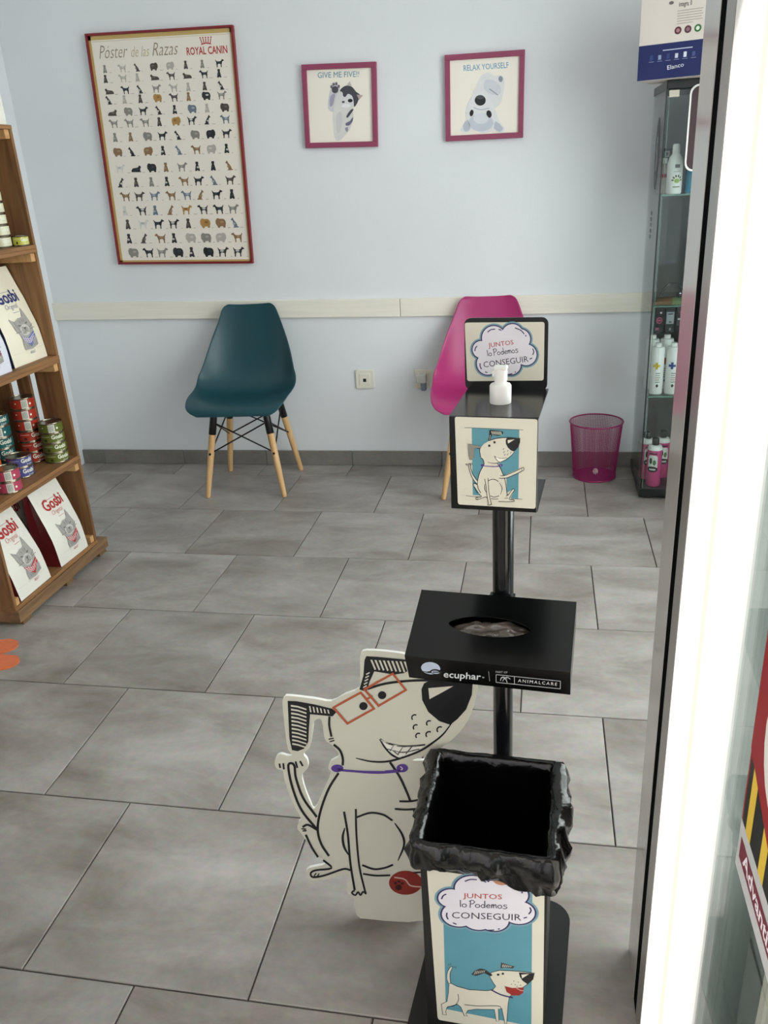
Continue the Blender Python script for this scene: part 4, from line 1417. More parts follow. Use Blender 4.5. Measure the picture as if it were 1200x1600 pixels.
# stickers on the left pane: dark oval with pale marks, vertical row of small marks
a = Art()
a.circ(0.17, 0.19, 0.060, 0.128, '33373a', 1, n=32)
a.stroke([(0.165, 0.13), (0.185, 0.17), (0.165, 0.20), (0.180, 0.25)], 0.012, 'd6dad8', 2)
a.text('i', 0.168, 0.29, 0.06, 'd6dad8', 2)
for k in range(5):
    a.rect(0.20, 0.40+k*0.022, 0.24, 0.414+k*0.022, '4a4f52', 1)
a.build('glass_sticker', cb, lambda u, v_, l: Vector((0.0015-l*DL, u, CZT-0.05-v_)))
# rounded dark red plaque with a white border on the door
def plaque():
    t = thing('cabinet_plaque', 'dark maroon plaque with rounded white border hanging on the cabinet door', 'sign', (0.498+0.075, CYF-0.007, 1.295))
    o_ = [(x, z) for x, z in rounded(-0.075, 0, 0.075, 0.285, 0.03, 6)]
    slab('board', [o_], lambda u, z, d: Vector((u, d, z)), 0.005, [mat('plaque_white', 'f0f0ee', rough=0.3)], t)
    a = Art()
    a.poly(rounded(-0.069, -0.279, 0.069, -0.006, 0.026, 6), '3b2126', 1)
    a.rect(-0.035, -0.135, 0.035, -0.055, 'e9e2e8', 2)
    a.circ(-0.012, -0.095, 0.010, 0.024, '222228', 3)
    a.circ(0.010, -0.085, 0.014, 0.014, '222228', 3)
    a.rect(-0.030, -0.052, 0.030, -0.025, '8fa05a', 2)
    a.build('plaque_print', t, lambda u, v_, l: Vector((u, -l*DL, -v_)))
plaque()

m_pinkb = mat('pink_bottle', 'c9437f', rough=0.3)
m_blackcap = mat('black_cap', '141414', rough=0.4)
m_shw = mat('white_bottle', 'eeeeec', rough=0.3, var=0.01)
def shampoo_art():
    a = Art(lambda x, y: (x, y))
    a.poly([(p[0], 0.105+p[1]) for p in rounded(-0.020, -0.035, 0.020, 0.035, 0.012)], 'e6e4e2', 1)
    a.circ(-0.008, 0.115, 0.006, 0.014, '2a3a30', 2)
    a.circ(0.007, 0.108, 0.007, 0.012, '587a58', 2)
    a.circ(0.0, 0.078, 0.023, 0.013, '1d1d1f', 3)
    a.rect(-0.013, 0.074, 0.013, 0.081, 'd8d8d8', 4)
    a.rect(-0.016, 0.144, 0.016, 0.150, '3c1f2c', 1)
    return a
zb = 0.050
for i, (x, y, lab) in enumerate(((0.478, 3.455, 'front pink shampoo bottle with white shoulder and black cap on the cabinet floor'),
                                (0.4565, 3.545, 'pink shampoo bottle with black cap tucked behind the front one near the side pane'),
                                (0.522, 3.560, 'rear pink shampoo bottle on the right of the cabinet floor'))):
    t = thing('shampoo_bottle', lab, 'bottle', (x, y, zb), (-0.35, 0.2, 0.1)[i], 'pink shampoo bottles on the cabinet floor')
    lathe('bottle_body', [(0, 0), (0.028, 0), (0.030, 0.004), (0.030, 0.158), (0.028, 0.164)], m_pinkb, t, 24)
    lathe('shoulder', [(0.0305, 0.160), (0.0305, 0.166), (0.026, 0.176), (0.013, 0.180), (0, 0.180)], m_shw, t, 24)
    lathe('cap', [(0.0145, 0.1795), (0.0145, 0.206), (0.013, 0.208), (0, 0.208)], m_blackcap, t, 16)
    shampoo_art().cut(0.006).build('label_print', t, lambda u, v_, l: Vector(((0.0304+l*DL)*math.sin(u/0.03), -(0.0304+l*DL)*math.cos(u/0.03), v_)))
t = thing('slim_bottle', 'slim dark bottle with a white and green label against the cabinet side pane', 'bottle', (0.446, 3.640, zb))
lathe('bottle_body', [(0, 0), (0.016, 0), (0.017, 0.003), (0.017, 0.13), (0.010, 0.145), (0.010, 0.15)], mat('dark_bottle', '1b1f22', rough=0.3), t, 18)
lathe('cap', [(0.011, 0.15), (0.011, 0.175), (0, 0.176)], m_blackcap, t, 14)
lathe('paper_label', [(0.0172, 0.06), (0.0175, 0.061), (0.0175, 0.12), (0.0172, 0.121)], [mat('label_white', 'e4e6e0', rough=0.5), mat('label_green', '7fae3c', rough=0.5)], t, 18, pm=[0, 1, 0])

zs = 0.449
for i, (x, y, c, lab) in enumerate(((0.463, 3.470, 'd8b92f', 'white bottle marked with a yellow cross on the cabinet shelf'), (0.524, 3.470, '2f4a93', 'white bottle marked with a blue cross on the cabinet shelf'),
                                    (0.508, 3.560, 'b8402f', 'white bottle marked with a red cross behind the blue one'), (0.452, 3.560, 'e8e8e6', 'plain white bottle behind the one with the yellow cross'))):
    t = thing('care_bottle', lab, 'bottle', (x, y, zs), (-0.1, -0.15, -0.2, 0)[i], 'white bottles on the cabinet shelf')
    hgt = 0.185 if i < 2 else 0.200
    lathe('bottle_body', [(0, 0), (0.025, 0), (0.0265, 0.003), (0.0265, hgt), (0.024, hgt+0.006), (0.012, hgt+0.008)], m_shw, t, 24)
    lathe('cap', [(0.0125, hgt+0.006), (0.0125, hgt+0.022), (0, hgt+0.0225)], m_wp, t, 16)
    a = Art()
    if c != 'e8e8e6':
        q = 0.5 if i == 2 else 0.35
        for w_, h_ in ((0.014, 0.0048), (0.0048, 0.014)):
            a.rect(-0.002-w_, 0.118-h_, -0.002+w_, 0.118+h_, c, 1)
        for k in range(5):
            a.rect(-0.004, 0.050+k*0.009, 0.014-0.002*(k % 2), 0.0525+k*0.009, ('2a2a2c', '8d6b54', '8d6b54', '777777', '444455')[k], 1)
        a.poly([(0.004, 0.028), (0.010, 0.036), (0.004, 0.044), (-0.002, 0.036)], '17171a', 1)
    else:
        a.rect(-0.008, 0.06, 0.008, 0.063, 'c9c9c9', 1)
    a.cut(0.005).build('label_print', t, lambda u, v_, l: Vector(((0.0269+l*DL)*math.sin(u/0.0265), -(0.0269+l*DL)*math.cos(u/0.0265), v_)))

# collar and packets on the middle shelf
zc = 0.811
t = thing('pet_collar', 'black looped pet collar standing on packets on the middle cabinet shelf', 'collar', (0.500, 3.470, zc))
pts = [(0.040*math.cos(PI*(0.02+0.96*k/14)), 0.004*math.sin(k), 0.030+0.048*math.sin(PI*(0.02+0.96*k/14))) for k in range(15)]
v, f = [], []
for p in pts:
    d = Vector((p[0], 0, p[2]-0.03)).normalized()*0.0035
    for dy, sg in ((-0.010, 1), (0.010, 1), (0.010, -1), (-0.010, -1)):
        v.append((p[0]+sg*d.x, p[1]+dy, p[2]+sg*d.z))
for i in range(14):
    for k in range(4):
        f.append((i*4+k, i*4+(k+1) % 4, (i+1)*4+(k+1) % 4, (i+1)*4+k))
f += [(0, 1, 2, 3), (56, 57, 58, 59)]
fix_normals(mesh('strap', v, f, mat('collar_black', '14161c', rough=0.6), t))
bevel(box('clasp', (0.022, -0.012, 0.024), (0.046, 0.012, 0.038), m_blackcap, t), 0.003)
lathe('stud', [(0, 0), (0.005, 0), (0.004, 0.004), (0, 0.005)], mat('steel_stud', 'd5d8da', rough=0.2, metal=0.9), t, 10, at=(0.030, -0.004, 0.038))
t = thing('toy_packet', 'brown and green packet lying under the black collar in the cabinet', 'packet', (0.500, 3.470, zc))
v, f = [], []
for j in range(7):
    for i in range(13):
        u, q = -0.065+0.13*i/12, -0.028+0.056*j/6
        hh = 0.013*(1-(u/0.066)**2)*(1-(q/0.029)**2)
        v.append((u, q, 0.012+hh+0.003*noise.noise(Vector((u*60, q*60, 1)))))
n0 = len(v)
for j in range(7):
    for i in range(13):
        v.append((-0.065+0.13*i/12, -0.028+0.056*j/6, 0.0))
for j in range(6):
    for i in range(12):
        q = (j*13+i, j*13+i+1, (j+1)*13+i+1, (j+1)*13+i)
        f.append(q)
        f.append(tuple(x+n0 for x in q[::-1]))
for i in range(12):
    f.append((i, i+1, n0+i+1, n0+i)); f.append((78+i, 79+i, n0+79+i, n0+78+i))
for j in range(6):
    f.append((j*13, (j+1)*13, n0+(j+1)*13, n0+j*13)); f.append((j*13+12, (j+1)*13+12, n0+(j+1)*13+12, n0+j*13+12))
fm = [0 if (sum(v[i][0] for i in q)/len(q)) < -0.005 else 1 for q in f]
mesh('pouch', v, f, [mat('brown_foil', '6e5238', rough=0.4), mat('green_foil', '6f7f58', rough=0.4)], t, fm)
for i, (x, z1, z0, c, lab) in enumerate(((0.452, 0.800, 0.705, '1a1a1e', 'black card with a pink ring print hanging at the cabinet side pane'), (0.492, 0.800, 0.705, '16161a', 'black card with a grey label hanging beside the pink ringed card'),
                                         (0.533, 0.800, 0.730, '1b191c', 'short black card with a pink dot hanging under the green packet'))):
    t = thing('hang_card', lab, 'card', (x, 3.4140-0.0, z0), 0, 'cards hanging from the middle cabinet shelf')
    box('card', (-0.017, 0, 0), (0.017, 0.002, z1-z0+0.006), mat('card_'+c, c, rough=0.5), t)
    a = Art()
    if i == 0:
        a.circ(0, 0.050, 0.011, 0.013, 'b24a6e', 1); a.circ(0, 0.050, 0.008, 0.009, c, 2); a.rect(-0.006, 0.047, 0.006, 0.053, 'b24a6e', 3); a.circ(0.004, 0.080, 0.004, 0.004, 'd9c9d0', 1); a.rect(-0.014, 0.012, 0.0, 0.022, '9a5a70', 1)
    elif i == 1:
        a.rect(-0.014, 0.036, 0.014, 0.082, '8f9598', 1); a.rect(-0.010, 0.072, 0.010, 0.076, '3a3d40', 2); a.rect(-0.004, 0.040, 0.006, 0.046, '3a3d40', 2); a.circ(0.002, 0.015, 0.004, 0.006, '777a7e', 1)
    else:
        a.circ(0.002, 0.055, 0.009, 0.009, 'a8466a', 1); a.rect(-0.012, 0.026, 0.000, 0.032, 'b9bcc0', 1); a.rect(-0.004, 0.012, 0.0, 0.03, 'b9bcc0', 1)
    a.build('card_print', t, lambda u, v_, l: Vector((u, -l*DL, v_)))

# upper shelf
zu = 1.219
t = thing('spray_bottle', 'white spray bottle with a green paw mark on the upper cabinet shelf', 'bottle', (0.476, 3.470, zu))
lathe('bottle_body', [(0, 0), (0.026, 0), (0.028, 0.004), (0.028, 0.105), (0.024, 0.125), (0.014, 0.138), (0.013, 0.140)], m_shw, t, 24)
lathe('cap', [(0.014, 0.138), (0.014, 0.165), (0.011, 0.172), (0, 0.172)], m_wp, t, 18)
a = Art()
a.circ(0.006, 0.045, 0.010, 0.008, '8fae3e', 1)
for k in range(6):
    tt = PI*(0.05+0.18*k)
    a.circ(0.006+0.016*math.cos(tt), 0.045+0.017*math.sin(tt), 0.003, 0.005, '4c4a2a', 1, tt-PI/2, 10)
a.rect(-0.004, 0.090, 0.014, 0.102, '6a6e70', 1)
a.rect(-0.008, 0.076, 0.018, 0.078, '9a9da0', 1)
a.rect(-0.008, 0.022, 0.018, 0.026, '777b60', 1)
a.cut(0.005).build('label_print', t, lambda u, v_, l: Vector(((0.0284+l*DL)*math.sin(u/0.028), -(0.0284+l*DL)*math.cos(u/0.028), v_)))
t = thing('tonic_bottle', 'pale pink bottle with a red band beside the white spray bottle', 'bottle', (0.446, 3.560, zu))
lathe('bottle_body', [(0, 0), (0.019, 0), (0.020, 0.003), (0.020, 0.095), (0.012, 0.108)], mat('pale_pink_bottle', 'c3adae', rough=0.3), t, 20)
lathe('band', [(0.0203, 0.056), (0.0205, 0.057), (0.0205, 0.068), (0.0203, 0.069)], mat('red_band', 'b23a52', rough=0.4), t, 20)
lathe('cap', [(0.013, 0.106), (0.013, 0.125), (0, 0.126)], m_wp, t, 14)
t = thing('black_carton', 'small black carton with a pale square mark behind the white spray bottle', 'box', (0.470, 3.640, zu))
bevel(box('carton', (-0.035, -0.02, 0), (0.035, 0.02, 0.160), mat('carton_black', '1d1d1f', rough=0.5), t), 0.001)
a = Art(); a.rect(-0.018, 0.128, 0.002, 0.150, 'b9b9b6', 1); a.rect(-0.013, 0.133, -0.003, 0.145, '2a2a2c', 2)
a.build('carton_print', t, lambda u, v_, l: Vector((u, -0.02-l*DL, v_)))
t = thing('mouthwash_bottle', 'blue bottle with dark cap beside the spray bottle on the upper shelf', 'bottle', (0.540, 3.500, zu))
lathe('bottle_body', [(0, 0), (0.020, 0), (0.021, 0.003), (0.021, 0.085), (0.012, 0.098)], mat('blue_bottle', '3f93b5', rough=0.25), t, 20)
lathe('cap', [(0.013, 0.096), (0.013, 0.115), (0, 0.116)], m_blackcap, t, 14)

# cartons added out of sight behind the door frame to shade the back wall
for i, (x, y, w_, h_, c, lab) in enumerate(((0.640, 3.600, 0.10, 0.30, 'b9c3c9', 'tall pale grey shadow-casting carton added in the upper right of the cabinet'), (0.760, 3.600, 0.11, 0.26, '9b5a5a', 'dull red shadow-casting carton added in the upper right of the cabinet'),
                                            (0.640, 3.600, 0.11, 0.24, '6f8a9a', 'blue grey shadow-casting carton added on the middle shelf of the cabinet'))):
    t = thing('shadow_carton', lab, 'box', (x, y, zu if i < 2 else zc), 0, 'shadow-casting cartons added to the cabinet')
    bevel(box('carton', (-w_/2, -0.07, 0), (w_/2, 0.07, h_), mat('carton_'+c, c, rough=0.5), t), 0.001)
    a = Art(); a.rect(-w_*0.35, h_*0.45, w_*0.35, h_*0.75, 'e4e2dc', 1)
    a.build('carton_print', t, lambda u, v_, l: Vector((u, -0.07-l*DL, v_)))

# display box lying across the cabinet top
P0, P1 = Vector((0.312, 3.372, CZT)), Vector((0.520, 3.300, CZT))
ex = (P1-P0); Lb = ex.length; ex.normalize()
t = thing('display_box', 'white and navy blue cardboard product box on top of the cabinet', 'box', (P0.x, P0.y, P0.z+0.0005), math.atan2(ex.y, ex.x))
Wb, Hb, Db = 0.30, 0.30, 0.20
bevel(box('carton', (0, 0, 0), (Wb, Db, Hb), mat('box_white', 'd9d0c8', rough=0.5, var=0.01), t), 0.0015)
a = Art()
a.rect(0, Hb-0.108, Wb, Hb, '16225a', 1)
a.stroke([(0.082, Hb-0.087), (0.180, Hb-0.087)], 0.003, 'b9c0d8', 2, 0)
for k in range(6):
    x = 0.040+k*0.028
    a.rect(x, Hb-0.076+0.002*(k % 2), x+0.010, Hb-0.060, ('33407a', '8f9fc0', '33407a', 'c9d0e0', 'd6dbe8', '46538a')[k], 2)
    a.rect(x-0.003, Hb-0.056, x+0.014, Hb-0.0545, '8f98b8', 2)
a.text('Elanco', 0.100, Hb-0.026, 0.019, 'e8ecf4', 2, rot=-0.10, width=0.056, bold=0.0)
for k, c in enumerate(('5d2632', '54303a', '2f6a35')):
    x = 0.128+k*0.032
    a.circ(x, Hb-0.142, 0.0115, 0.0115, c, 2); a.circ(x, Hb-0.142, 0.006, 0.006, ('a77a80', '8a6a72', 'd9e4d4')[k], 3)
for k in range(6):
    a.rect(0.122, Hb-0.200+k*0.0075, 0.205-(0.03 if k == 5 else 0.004*(k % 2)), Hb-0.1985+k*0.0075, '8f8782', 2)
a.text('integra. 0', 0.125, Hb-0.212, 0.020, '4a4644', 2, width=0.042, bold=0.01)
a.circ(0.100, Hb-0.226, 0.008, 0.005, '6a625e', 2)
a.build('box_print', t, lambda u, v_, l: Vector((u, -l*DL, Hb-v_)))
a = Art(); a.circ(0.10, Hb-0.20, 0.02, 0.03, '2f6f9c', 1)
a.build('side_print', t, lambda u, v_, l: Vector((-l*DL, u, Hb-v_)))
# ================================================================== WOODEN CRATES BY THE LEFT WALL
XFc = -1.718
XBk = -2.03
YN, YFar = 2.148, 2.705
BZ = (0.060, 0.415, 0.796, 1.178)
CHS = (0.3548, 0.3808, 0.3818, 0.386)
m_cw = wood('crate_wood_y', '6e4b2e', '9f7348', 'Y', rough=0.6)
m_cwz = wood('crate_wood_z', '66452a', '946a42', 'Z', rough=0.6)
m_cwx = wood('crate_wood_x', '6e4b2e', '9f7348', 'X', rough=0.6)
m_end = wood('crate_end', 'b98a58', 'd0a570', 'Y', rough=0.65)
levels = ('bottom wooden crate of the stack holding three white food bags', 'second wooden crate from the floor holding coloured cans', 'third wooden crate from the floor holding a cream food bag', 'top wooden crate of the stack holding small pale cans')
for L, z0 in enumerate(BZ):
    t = thing('wooden_crate', levels[L], 'crate', (XFc, (YN+YFar)/2, z0), 0, 'wooden crates stacked as shelves by the left wall')
    O = Vector(t.location)
    def bx(name, a_, b_, mt, bev=0.0015):
        return box(name, Vector(a_)-O, Vector(b_)-O, mt, t, bev, 1)
    z1 = z0+CHS[L]
    th = 0.013
    # floor and roof boards (two planks each)
    for za, zb_ in ((z0, z0+th), (z1-th, z1)):
        bx('board', (XFc-0.150, YN, za), (XFc, YFar, zb_), m_cw)
        bx('board', (XBk, YN, za), (XFc-0.154, YFar, zb_), m_cw)
    # side slats standing upright; the second crate has gaps between them
    cuts = [(XFc-0.001, XFc-0.108), (XFc-0.134, XFc-0.187), (XFc-0.218, XBk)] if L == 1 else [(XFc-0.001, XFc-0.150), (XFc-0.1515, XBk)]
    for ya, yb in ((YN, YN+th), (YFar-th, YFar)):
        for xa, xb in cuts:
            bx('side_slat', (xb, ya, z0+th), (xa, yb, z1-th), m_cwz)
    # back slats
    n = 4
    bw = (z1-z0-2*th-0.012*(n-1))/n
    for k in range(n):
        za = z0+th+k*(bw+0.012)
        bx('back_slat', (XBk, YN+th, za), (XBk+0.010, YFar-th, za+bw), m_cw)
    # battens in the corners, end grain to the front
    for ya, yb in ((YN+th, YN+th+0.024), (YFar-th-0.024, YFar-th)):
        bx('batten', (XBk+0.012, ya, z1-th-0.028), (XFc-0.006, yb, z1-th), m_end)
        if L == 0:
            bx('batten', (XBk+0.012, ya, z0+th), (XFc-0.006, yb, z0+th+0.026), m_end)
t = thing('wooden_pallet', 'low brown wooden base board under the stacked crates', 'pallet', (XFc, 2.45, 0))
bevel(box('deck', (-0.36, -0.30, 0.018), (0.006, 0.315, 0.0598), wood('pallet_wood', '6a4f36', '8d6d4c', 'Y', rough=0.7), t), 0.002)
for y in (-0.28, 0.0, 0.25):
    box('runner', (-0.35, y, 0), (0.0, y+0.05, 0.018), wood('pallet_wood_x', '5e4630', '80623f', 'X', rough=0.7), t)

# ------------------------------------------------------------------ food bags
def food_bag(label, loc, rz, lean, w_, h, d, main, side, txt, sub, kerchief, script='Original', cat_face=True, group='pet food bags in the crates'):
    """gusseted paper bag, front towards local -Y"""
    t = thing('pet_food_bag', label, 'bag', loc, rz, group)
    nu, nv = 9, 12
    def sec(s):
        hd = d/2*(1-0.93*max(0, (s-0.30)/0.70)**1.25)*(0.86+0.14*math.sin(PI*min(1, s/0.4)/2))
        hw = w_/2*(1-0.05*math.sin(PI*min(1, s*1.1))*0+0.02*math.sin(PI*s)-0.03*s)
        return hw, max(hd, 0.0035)
    def P(x, y, s):
        return Vector((x, y+math.tan(lean)*s*h, s*h*math.cos(lean*0.5)))
    def front(u, s):           # u in -1..1
        hw, hd = sec(s)
        bul = 0.012*(1-u*u)*math.sin(PI*min(1, s*1.15)) if s*1.15 < 1 else 0
        wr = 0.0022*noise.noise(Vector((u*3+loc[1]*9, s*7, 1)))*math.sin(PI*s)
        return P(u*hw, -hd-bul-wr, s)
    fv, ff = [], []
    for j in range(nv+1):
        for i in range(nu+1):
            fv.append(front(-1+2*i/nu, j/nv))
    for j in range(nv):
        for i in range(nu):
            ff.append((j*(nu+1)+i, j*(nu+1)+i+1, (j+1)*(nu+1)+i+1, (j+1)*(nu+1)+i))
    fo = mesh('front_panel', fv, ff, main, t, None, True)
    bv, bf, bm_ = [], [], []
    rows = []
    for j in range(nv+1):
        s = j/nv
        hw, hd = sec(s)
        tuck = 0.55*w_*0.22*max(0, (s-0.25)/0.75)
        seq = [(hw, -hd), (hw-tuck*0.4, 0), (hw, hd), (-hw, hd), (-hw+tuck*0.4, 0), (-hw, -hd)]
        rows.append([len(bv)+k for k in range(6)])
        for x, y in seq:
            bv.append(P(x, y, s))
    for j in range(nv):
        for k in range(5):
            bf.append((rows[j][k], rows[j][k+1], rows[j+1][k+1], rows[j+1][k]))
            bm_.append(0)
    bf.append(tuple(rows[0])); bm_.append(0)
    bf.append(tuple(rows[-1])); bm_.append(0)
    mesh('gusset', bv, bf, [side], t, bm_)
    a = Art()                       # sheet 1 x 1.7, y down
    A = 1.7
    a.rect(0.30, 0.415, 0.70, 0.422, sub, 1)
    a.text('Gosbi', 0.19, 0.60, 0.30, txt, 2, width=0.62, bold=0.022, rot=-0.0)
    a.text(script, 0.30, 0.71, 0.13, sub, 2, shear=0.3, width=0.36, bold=-0.01)
    a.rect(0.44, 0.775, 0.60, 0.783, sub, 1)
    g1, g2, g3 = 'a5a29d', '6a6764', 'c9c5bf'
    a.poly([(0.24, 0.86), (0.34, 0.93), (0.46, 0.88), (0.60, 0.87), (0.68, 0.72), (0.74, 0.93), (0.78, 1.05), (0.74, 1.18), (0.80, 1.42), (0.38, 1.45), (0.38, 1.22), (0.29, 1.10), (0.27, 0.98)], g1, 2, 2)
    a.circ(0.52, 1.10, 0.13, 0.10, g3, 3)
    a.circ(0.42, 1.01, 0.04, 0.012, g2, 4, 0.2); a.circ(0.62, 0.99, 0.04, 0.012, g2, 4, -0.2)
    a.poly([(0.49, 1.06), (0.57, 1.05), (0.53, 1.10)], g2, 4)
    for q in ([(0.53, 1.10), (0.48, 1.15), (0.42, 1.14)], [(0.53, 1.10), (0.58, 1.15), (0.64, 1.13)], [(0.66, 1.08), (0.80, 1.03)], [(0.66, 1.11), (0.82, 1.10)], [(0.40, 1.11), (0.26, 1.12)], [(0.45, 0.92), (0.47, 0.97)], [(0.53, 0.90), (0.53, 0.96)], [(0.60, 0.91), (0.58, 0.96)]):
        a.stroke(q, 0.008, g2, 4, 2)
    for k in range(7):
        a.stroke([(0.30+k*0.012, 0.92+k*0.03), (0.33+k*0.012, 0.94+k*0.03)], 0.008, g2, 4, 0)
        a.stroke([(0.44+0.05*k, 1.36+0.01*(k % 3)), (0.46+0.05*k, 1.42)], 0.008, g2, 4, 0)
    a.poly([(0.34, 1.19), (0.52, 1.25), (0.74, 1.15), (0.76, 1.24), (0.58, 1.41), (0.42, 1.30)], kerchief, 5)
    for k in range(6):
        a.stroke([(0.37+k*0.065, 1.20+0.02*min(k, 3)-0.012*max(0, k-3)), (0.44+k*0.05, 1.31+0.012*min(k, 3)-0.015*max(0, k-3))], 0.012, 'e6d6d4', 6, 0)
    for k in range(3):
        a.stroke([(0.37+k*0.03, 1.225+k*0.04), (0.54, 1.275+k*0.035), (0.75-k*0.05, 1.19+k*0.05)], 0.010, 'e6d6d4', 6, 0)
    a.text('ADULT', 0.50, 1.545, 0.07, txt, 2, width=0.16)
    a.rect(0.05, 1.47, 0.95, 1.474, 'cfcabf', 1)
    def fmap(u, v_, l):
        s = 1-v_/A
        p = front(-1+2*u, max(0, min(1, s)))
        return p+Vector((0, -0.0012-l*DL*1.4, 0))
    a.cut(0.11).build('front_print', t, fmap)
    return t
m_bagw = mat('white_bag', 'e6e3da', rough=0.4, var=0.03, bump=0.25, bscale=18)
m_bagc = mat('cream_bag', 'ece5d0', rough=0.4, var=0.03, bump=0.25, bscale=18)
m_mar = mat('maroon_gusset', '6d1c1f', rough=0.35, var=0.08, bump=0.3, bscale=20)
m_navy = mat('navy_gusset', '23284f', rough=0.35, var=0.06, bump=0.3, bscale=20)
zf = BZ[0]+0.0135
R90 = PI/2
food_bag('white food bag with red lettering leaning back beside the near crate side', (-1.764, 2.290, zf), R90, 0.24, 0.185, 0.325, 0.085, m_bagw, m_mar, 'b3252b', 'cf7b74', 'b5353c')
food_bag('white food bag with red lettering nearest the far crate side', (-1.764, 2.552, zf), R90-0.03, 0.17, 0.185, 0.315, 0.085, m_bagw, m_mar, 'b3252b', 'cf7b74', 'b5353c')
food_bag('white food bag standing upright behind the two leaning ones', (-1.925, 2.470, zf), R90, 0.0, 0.185, 0.315, 0.085, m_bagw, m_mar, 'b3252b', 'c9736c', 'b5353c')
zf = BZ[2]+0.0135
food_bag('cream food bag with navy lettering and a grey cat in blue scarf', (-1.790, 2.587, zf), R90, 0.16, 0.200, 0.318, 0.085, m_bagc, m_navy, '2c3575', '8a86a8', '6a78b0')
food_bag('white and lilac food bag beside the cream one in the third crate', (-1.770, 2.355, zf), R90, 0.10, 0.19, 0.25, 0.07, mat('lilac_bag', 'dfe0ec', rough=0.4, bump=0.25, bscale=18), mat('white_gusset', 'd5d5dc', rough=0.4), '4a4fa0', '9a8ab8', '7a3b3b')
food_bag('white food bag with blue print on top of the crate stack', (-1.772, 2.602, BZ[3]+CHS[3]+0.0005), R90, 0.05, 0.20, 0.32, 0.09, m_bagw, mat('white_gusset', 'd5d5dc', rough=0.4), '5a6a9a', '9a8a9a', '6a78b0')

# ------------------------------------------------------------------ cans
m_tin = mat('tin_metal', '8d8474', rough=0.25, metal=0.9, var=0.05)
def can_proto(r, h, colour, barcode, cname):
    t = link('food_can', None)
    lathe('tin', [(0, 0.002), (r-0.003, 0.002), (r, 0.0), (r+0.0006, 0.0015), (r-0.0008, 0.004), (r-0.0008, h-0.004), (r+0.0006, h-0.002), (r, h), (r-0.003, h), (r-0.004, h-0.003), (0, h-0.003)], m_tin, t, 32)
    lathe('paper_label', [(r-0.0006, 0.0042), (r-0.0001, 0.0046), (r-0.0001, h-0.0046), (r-0.0006, h-0.0042)], mat('can_'+cname, colour, rough=0.35, var=0.05), t, 32)
    return t
ORD = ['bottom', 'second from the bottom', 'third from the bottom', 'fourth from the bottom', 'fifth from the bottom', 'top']
def can_print2(t, r, h, kind, ang):
    a = Art()
    wt = 'e9ead8'
    if kind == 'name':
        a.text('Gosbi', 0.0, 0.55*h, 0.55*h, wt, 1, width=r*1.05, bold=0.025)
        a.text('fresh', 0.45*r, 0.84*h, 0.22*h, wt, 1, width=r*0.5)
        a.rect(-0.95*r, 0.30*h, -0.15*r, 0.325*h, wt, 1)
        a.circ(-0.50*r, 0.66*h, 0.12*r, 0.13*h, '2a2218', 1)
    else:
        a.rect(-0.12*r, 0.12*h, 0.42*r, 0.88*h, 'd9d8cc', 1)
        for k in range(7):
            a.rect(-0.06*r+0.06*r*k, 0.2*h, -0.04*r+0.06*r*k, 0.80*h, '55554c', 2)
        a.circ(0.62*r, 0.52*h, 0.09*r, 0.10*h, wt, 1)
        a.circ(-0.6*r, 0.4*h, 0.06*r, 0.06*h, wt, 1)
    a.cut(r*0.22).build('label_print', t, lambda u, v_, l: Vector(((r+0.0003+l*DL)*math.cos(u/r+ang), (r+0.0003+l*DL)*math.sin(u/r+ang), h-v_)))
def stack(x, y, z, n, r, h, colour, cname, word, where, kinds, ang):
    for k in range(n):
        t = can_proto(r, h, colour, False, cname)
        t.location = (x+random.uniform(-0.0015, 0.0015), y+random.uniform(-0.0015, 0.0015), z+k*(h+0.0002))
        pos = 'single' if n == 1 else ('top' if k == n-1 else ORD[k])
        lab = ('%s can, %s in the stack %s' % (word, pos, where)) if n > 1 else '%s pet food can %s' % (word, where)
        tag(t, lab, 'can', 'pet food cans in the crates')
        can_print2(t, r, h, kinds[k % len(kinds)], ang+random.uniform(-0.15, 0.15))
zs3 = BZ[1]+0.0135
VA = math.atan2(-2.66, 1.79)          # bearing of the visitor seen from the crates
stack(-1.772, 2.642, zs3, 4, 0.0425, 0.0375, '5d6622', 'olive', 'olive green', 'beside the far crate side', ['name', 'name', 'name', 'code'], VA)
stack(-1.865, 2.640, zs3, 6, 0.0425, 0.0405, 'a5301f', 'red', 'red', 'behind the olive green cans', ['name', 'name', 'name', 'code', 'code', 'code'], VA)
stack(-1.925, 2.552, zs3, 5, 0.0425, 0.0405, '0f5a5e', 'teal', 'teal', 'beside the red cans', ['name', 'name', 'name', 'code', 'name'], VA)
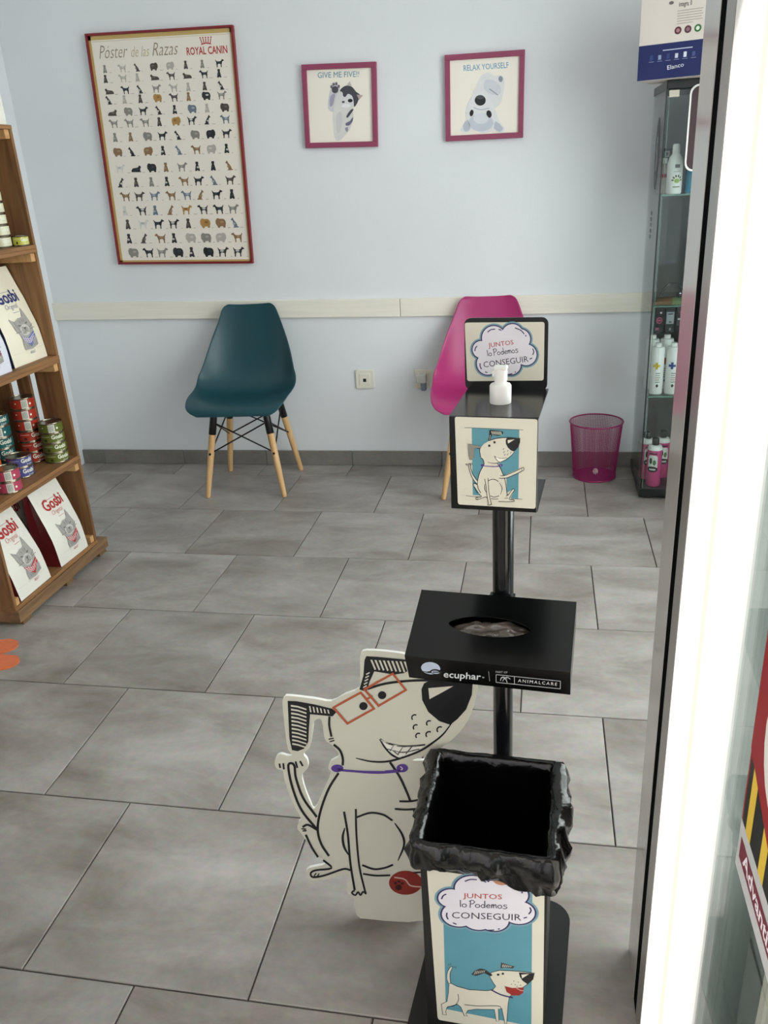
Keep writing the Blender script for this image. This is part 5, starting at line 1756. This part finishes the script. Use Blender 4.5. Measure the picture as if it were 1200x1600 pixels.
stack(-1.815, 2.478, zs3, 2, 0.0425, 0.0380, '4a4a86', 'violet', 'violet blue', 'in front of the teal cans', ['name', 'name'], VA)
stack(-1.880, 2.400, zs3, 4, 0.0425, 0.0405, 'd9602e', 'orange', 'orange', 'behind the violet cans', ['name', 'name', 'code', 'code'], VA)
stack(-1.768, 2.330, zs3, 2, 0.0425, 0.0405, 'b0405a', 'pinkred', 'pinkish red', 'beside the violet cans at the crate front', ['code', 'code'], VA)
zs1 = BZ[3]+0.0135
stack(-1.789, 2.620, zs1, 6, 0.031, 0.0355, 'd9d8bc', 'pale', 'pale cream', 'in the top crate', ['name'], VA)
stack(-1.747, 2.664, zs1, 1, 0.026, 0.0330, 'c2c04a', 'yellow', 'yellow green', 'beside the pale stack in the top crate', ['name'], VA)

# ------------------------------------------------------------------ orange mat
t = thing('orange_mat', 'flat orange felt mat with rounded lobes lying on the floor beside the crates', 'mat', (-1.70, 2.0, 0))
lob = [((-0.012, 0.026), 0.058, 0.045, 0.25), ((0.045, -0.062), 0.062, 0.046, 0.10), ((-0.115, 0.075), 0.055, 0.05, 0.6), ((-0.05, -0.02), 0.045, 0.075, 0.1), ((-0.15, -0.03), 0.12, 0.10, 0.0)]
def union_outline(lobes, n=160):
    """outline of overlapping ellipses seen from a point inside them"""
    cx, cy = -0.07, -0.02
    out = []
    for k in range(n):
        t_ = 2*PI*k/n
        dx, dy = math.cos(t_), math.sin(t_)
        best = 0.0
        for (ox, oy), ra, rb, rot in lobes:
            for i in range(0, 200):
                rr_ = i*0.0015
                px_, py_ = cx+dx*rr_-ox, cy+dy*rr_-oy
                c_, s_ = math.cos(-rot), math.sin(-rot)
                qx, qy = px_*c_-py_*s_, px_*s_+py_*c_
                if (qx/ra)**2+(qy/rb)**2 <= 1:
                    best = max(best, rr_)
        out.append((cx+dx*best, cy+dy*best))
    return out
slab('felt', [union_outline(lob)], lambda u, v_, d: Vector((u, v_, 0.004-d)), 0.004, [mat('orange_felt', 'd8652c', rough=0.9, var=0.08, scale=40, bump=0.3, bscale=200, sheen=0.2)], t)
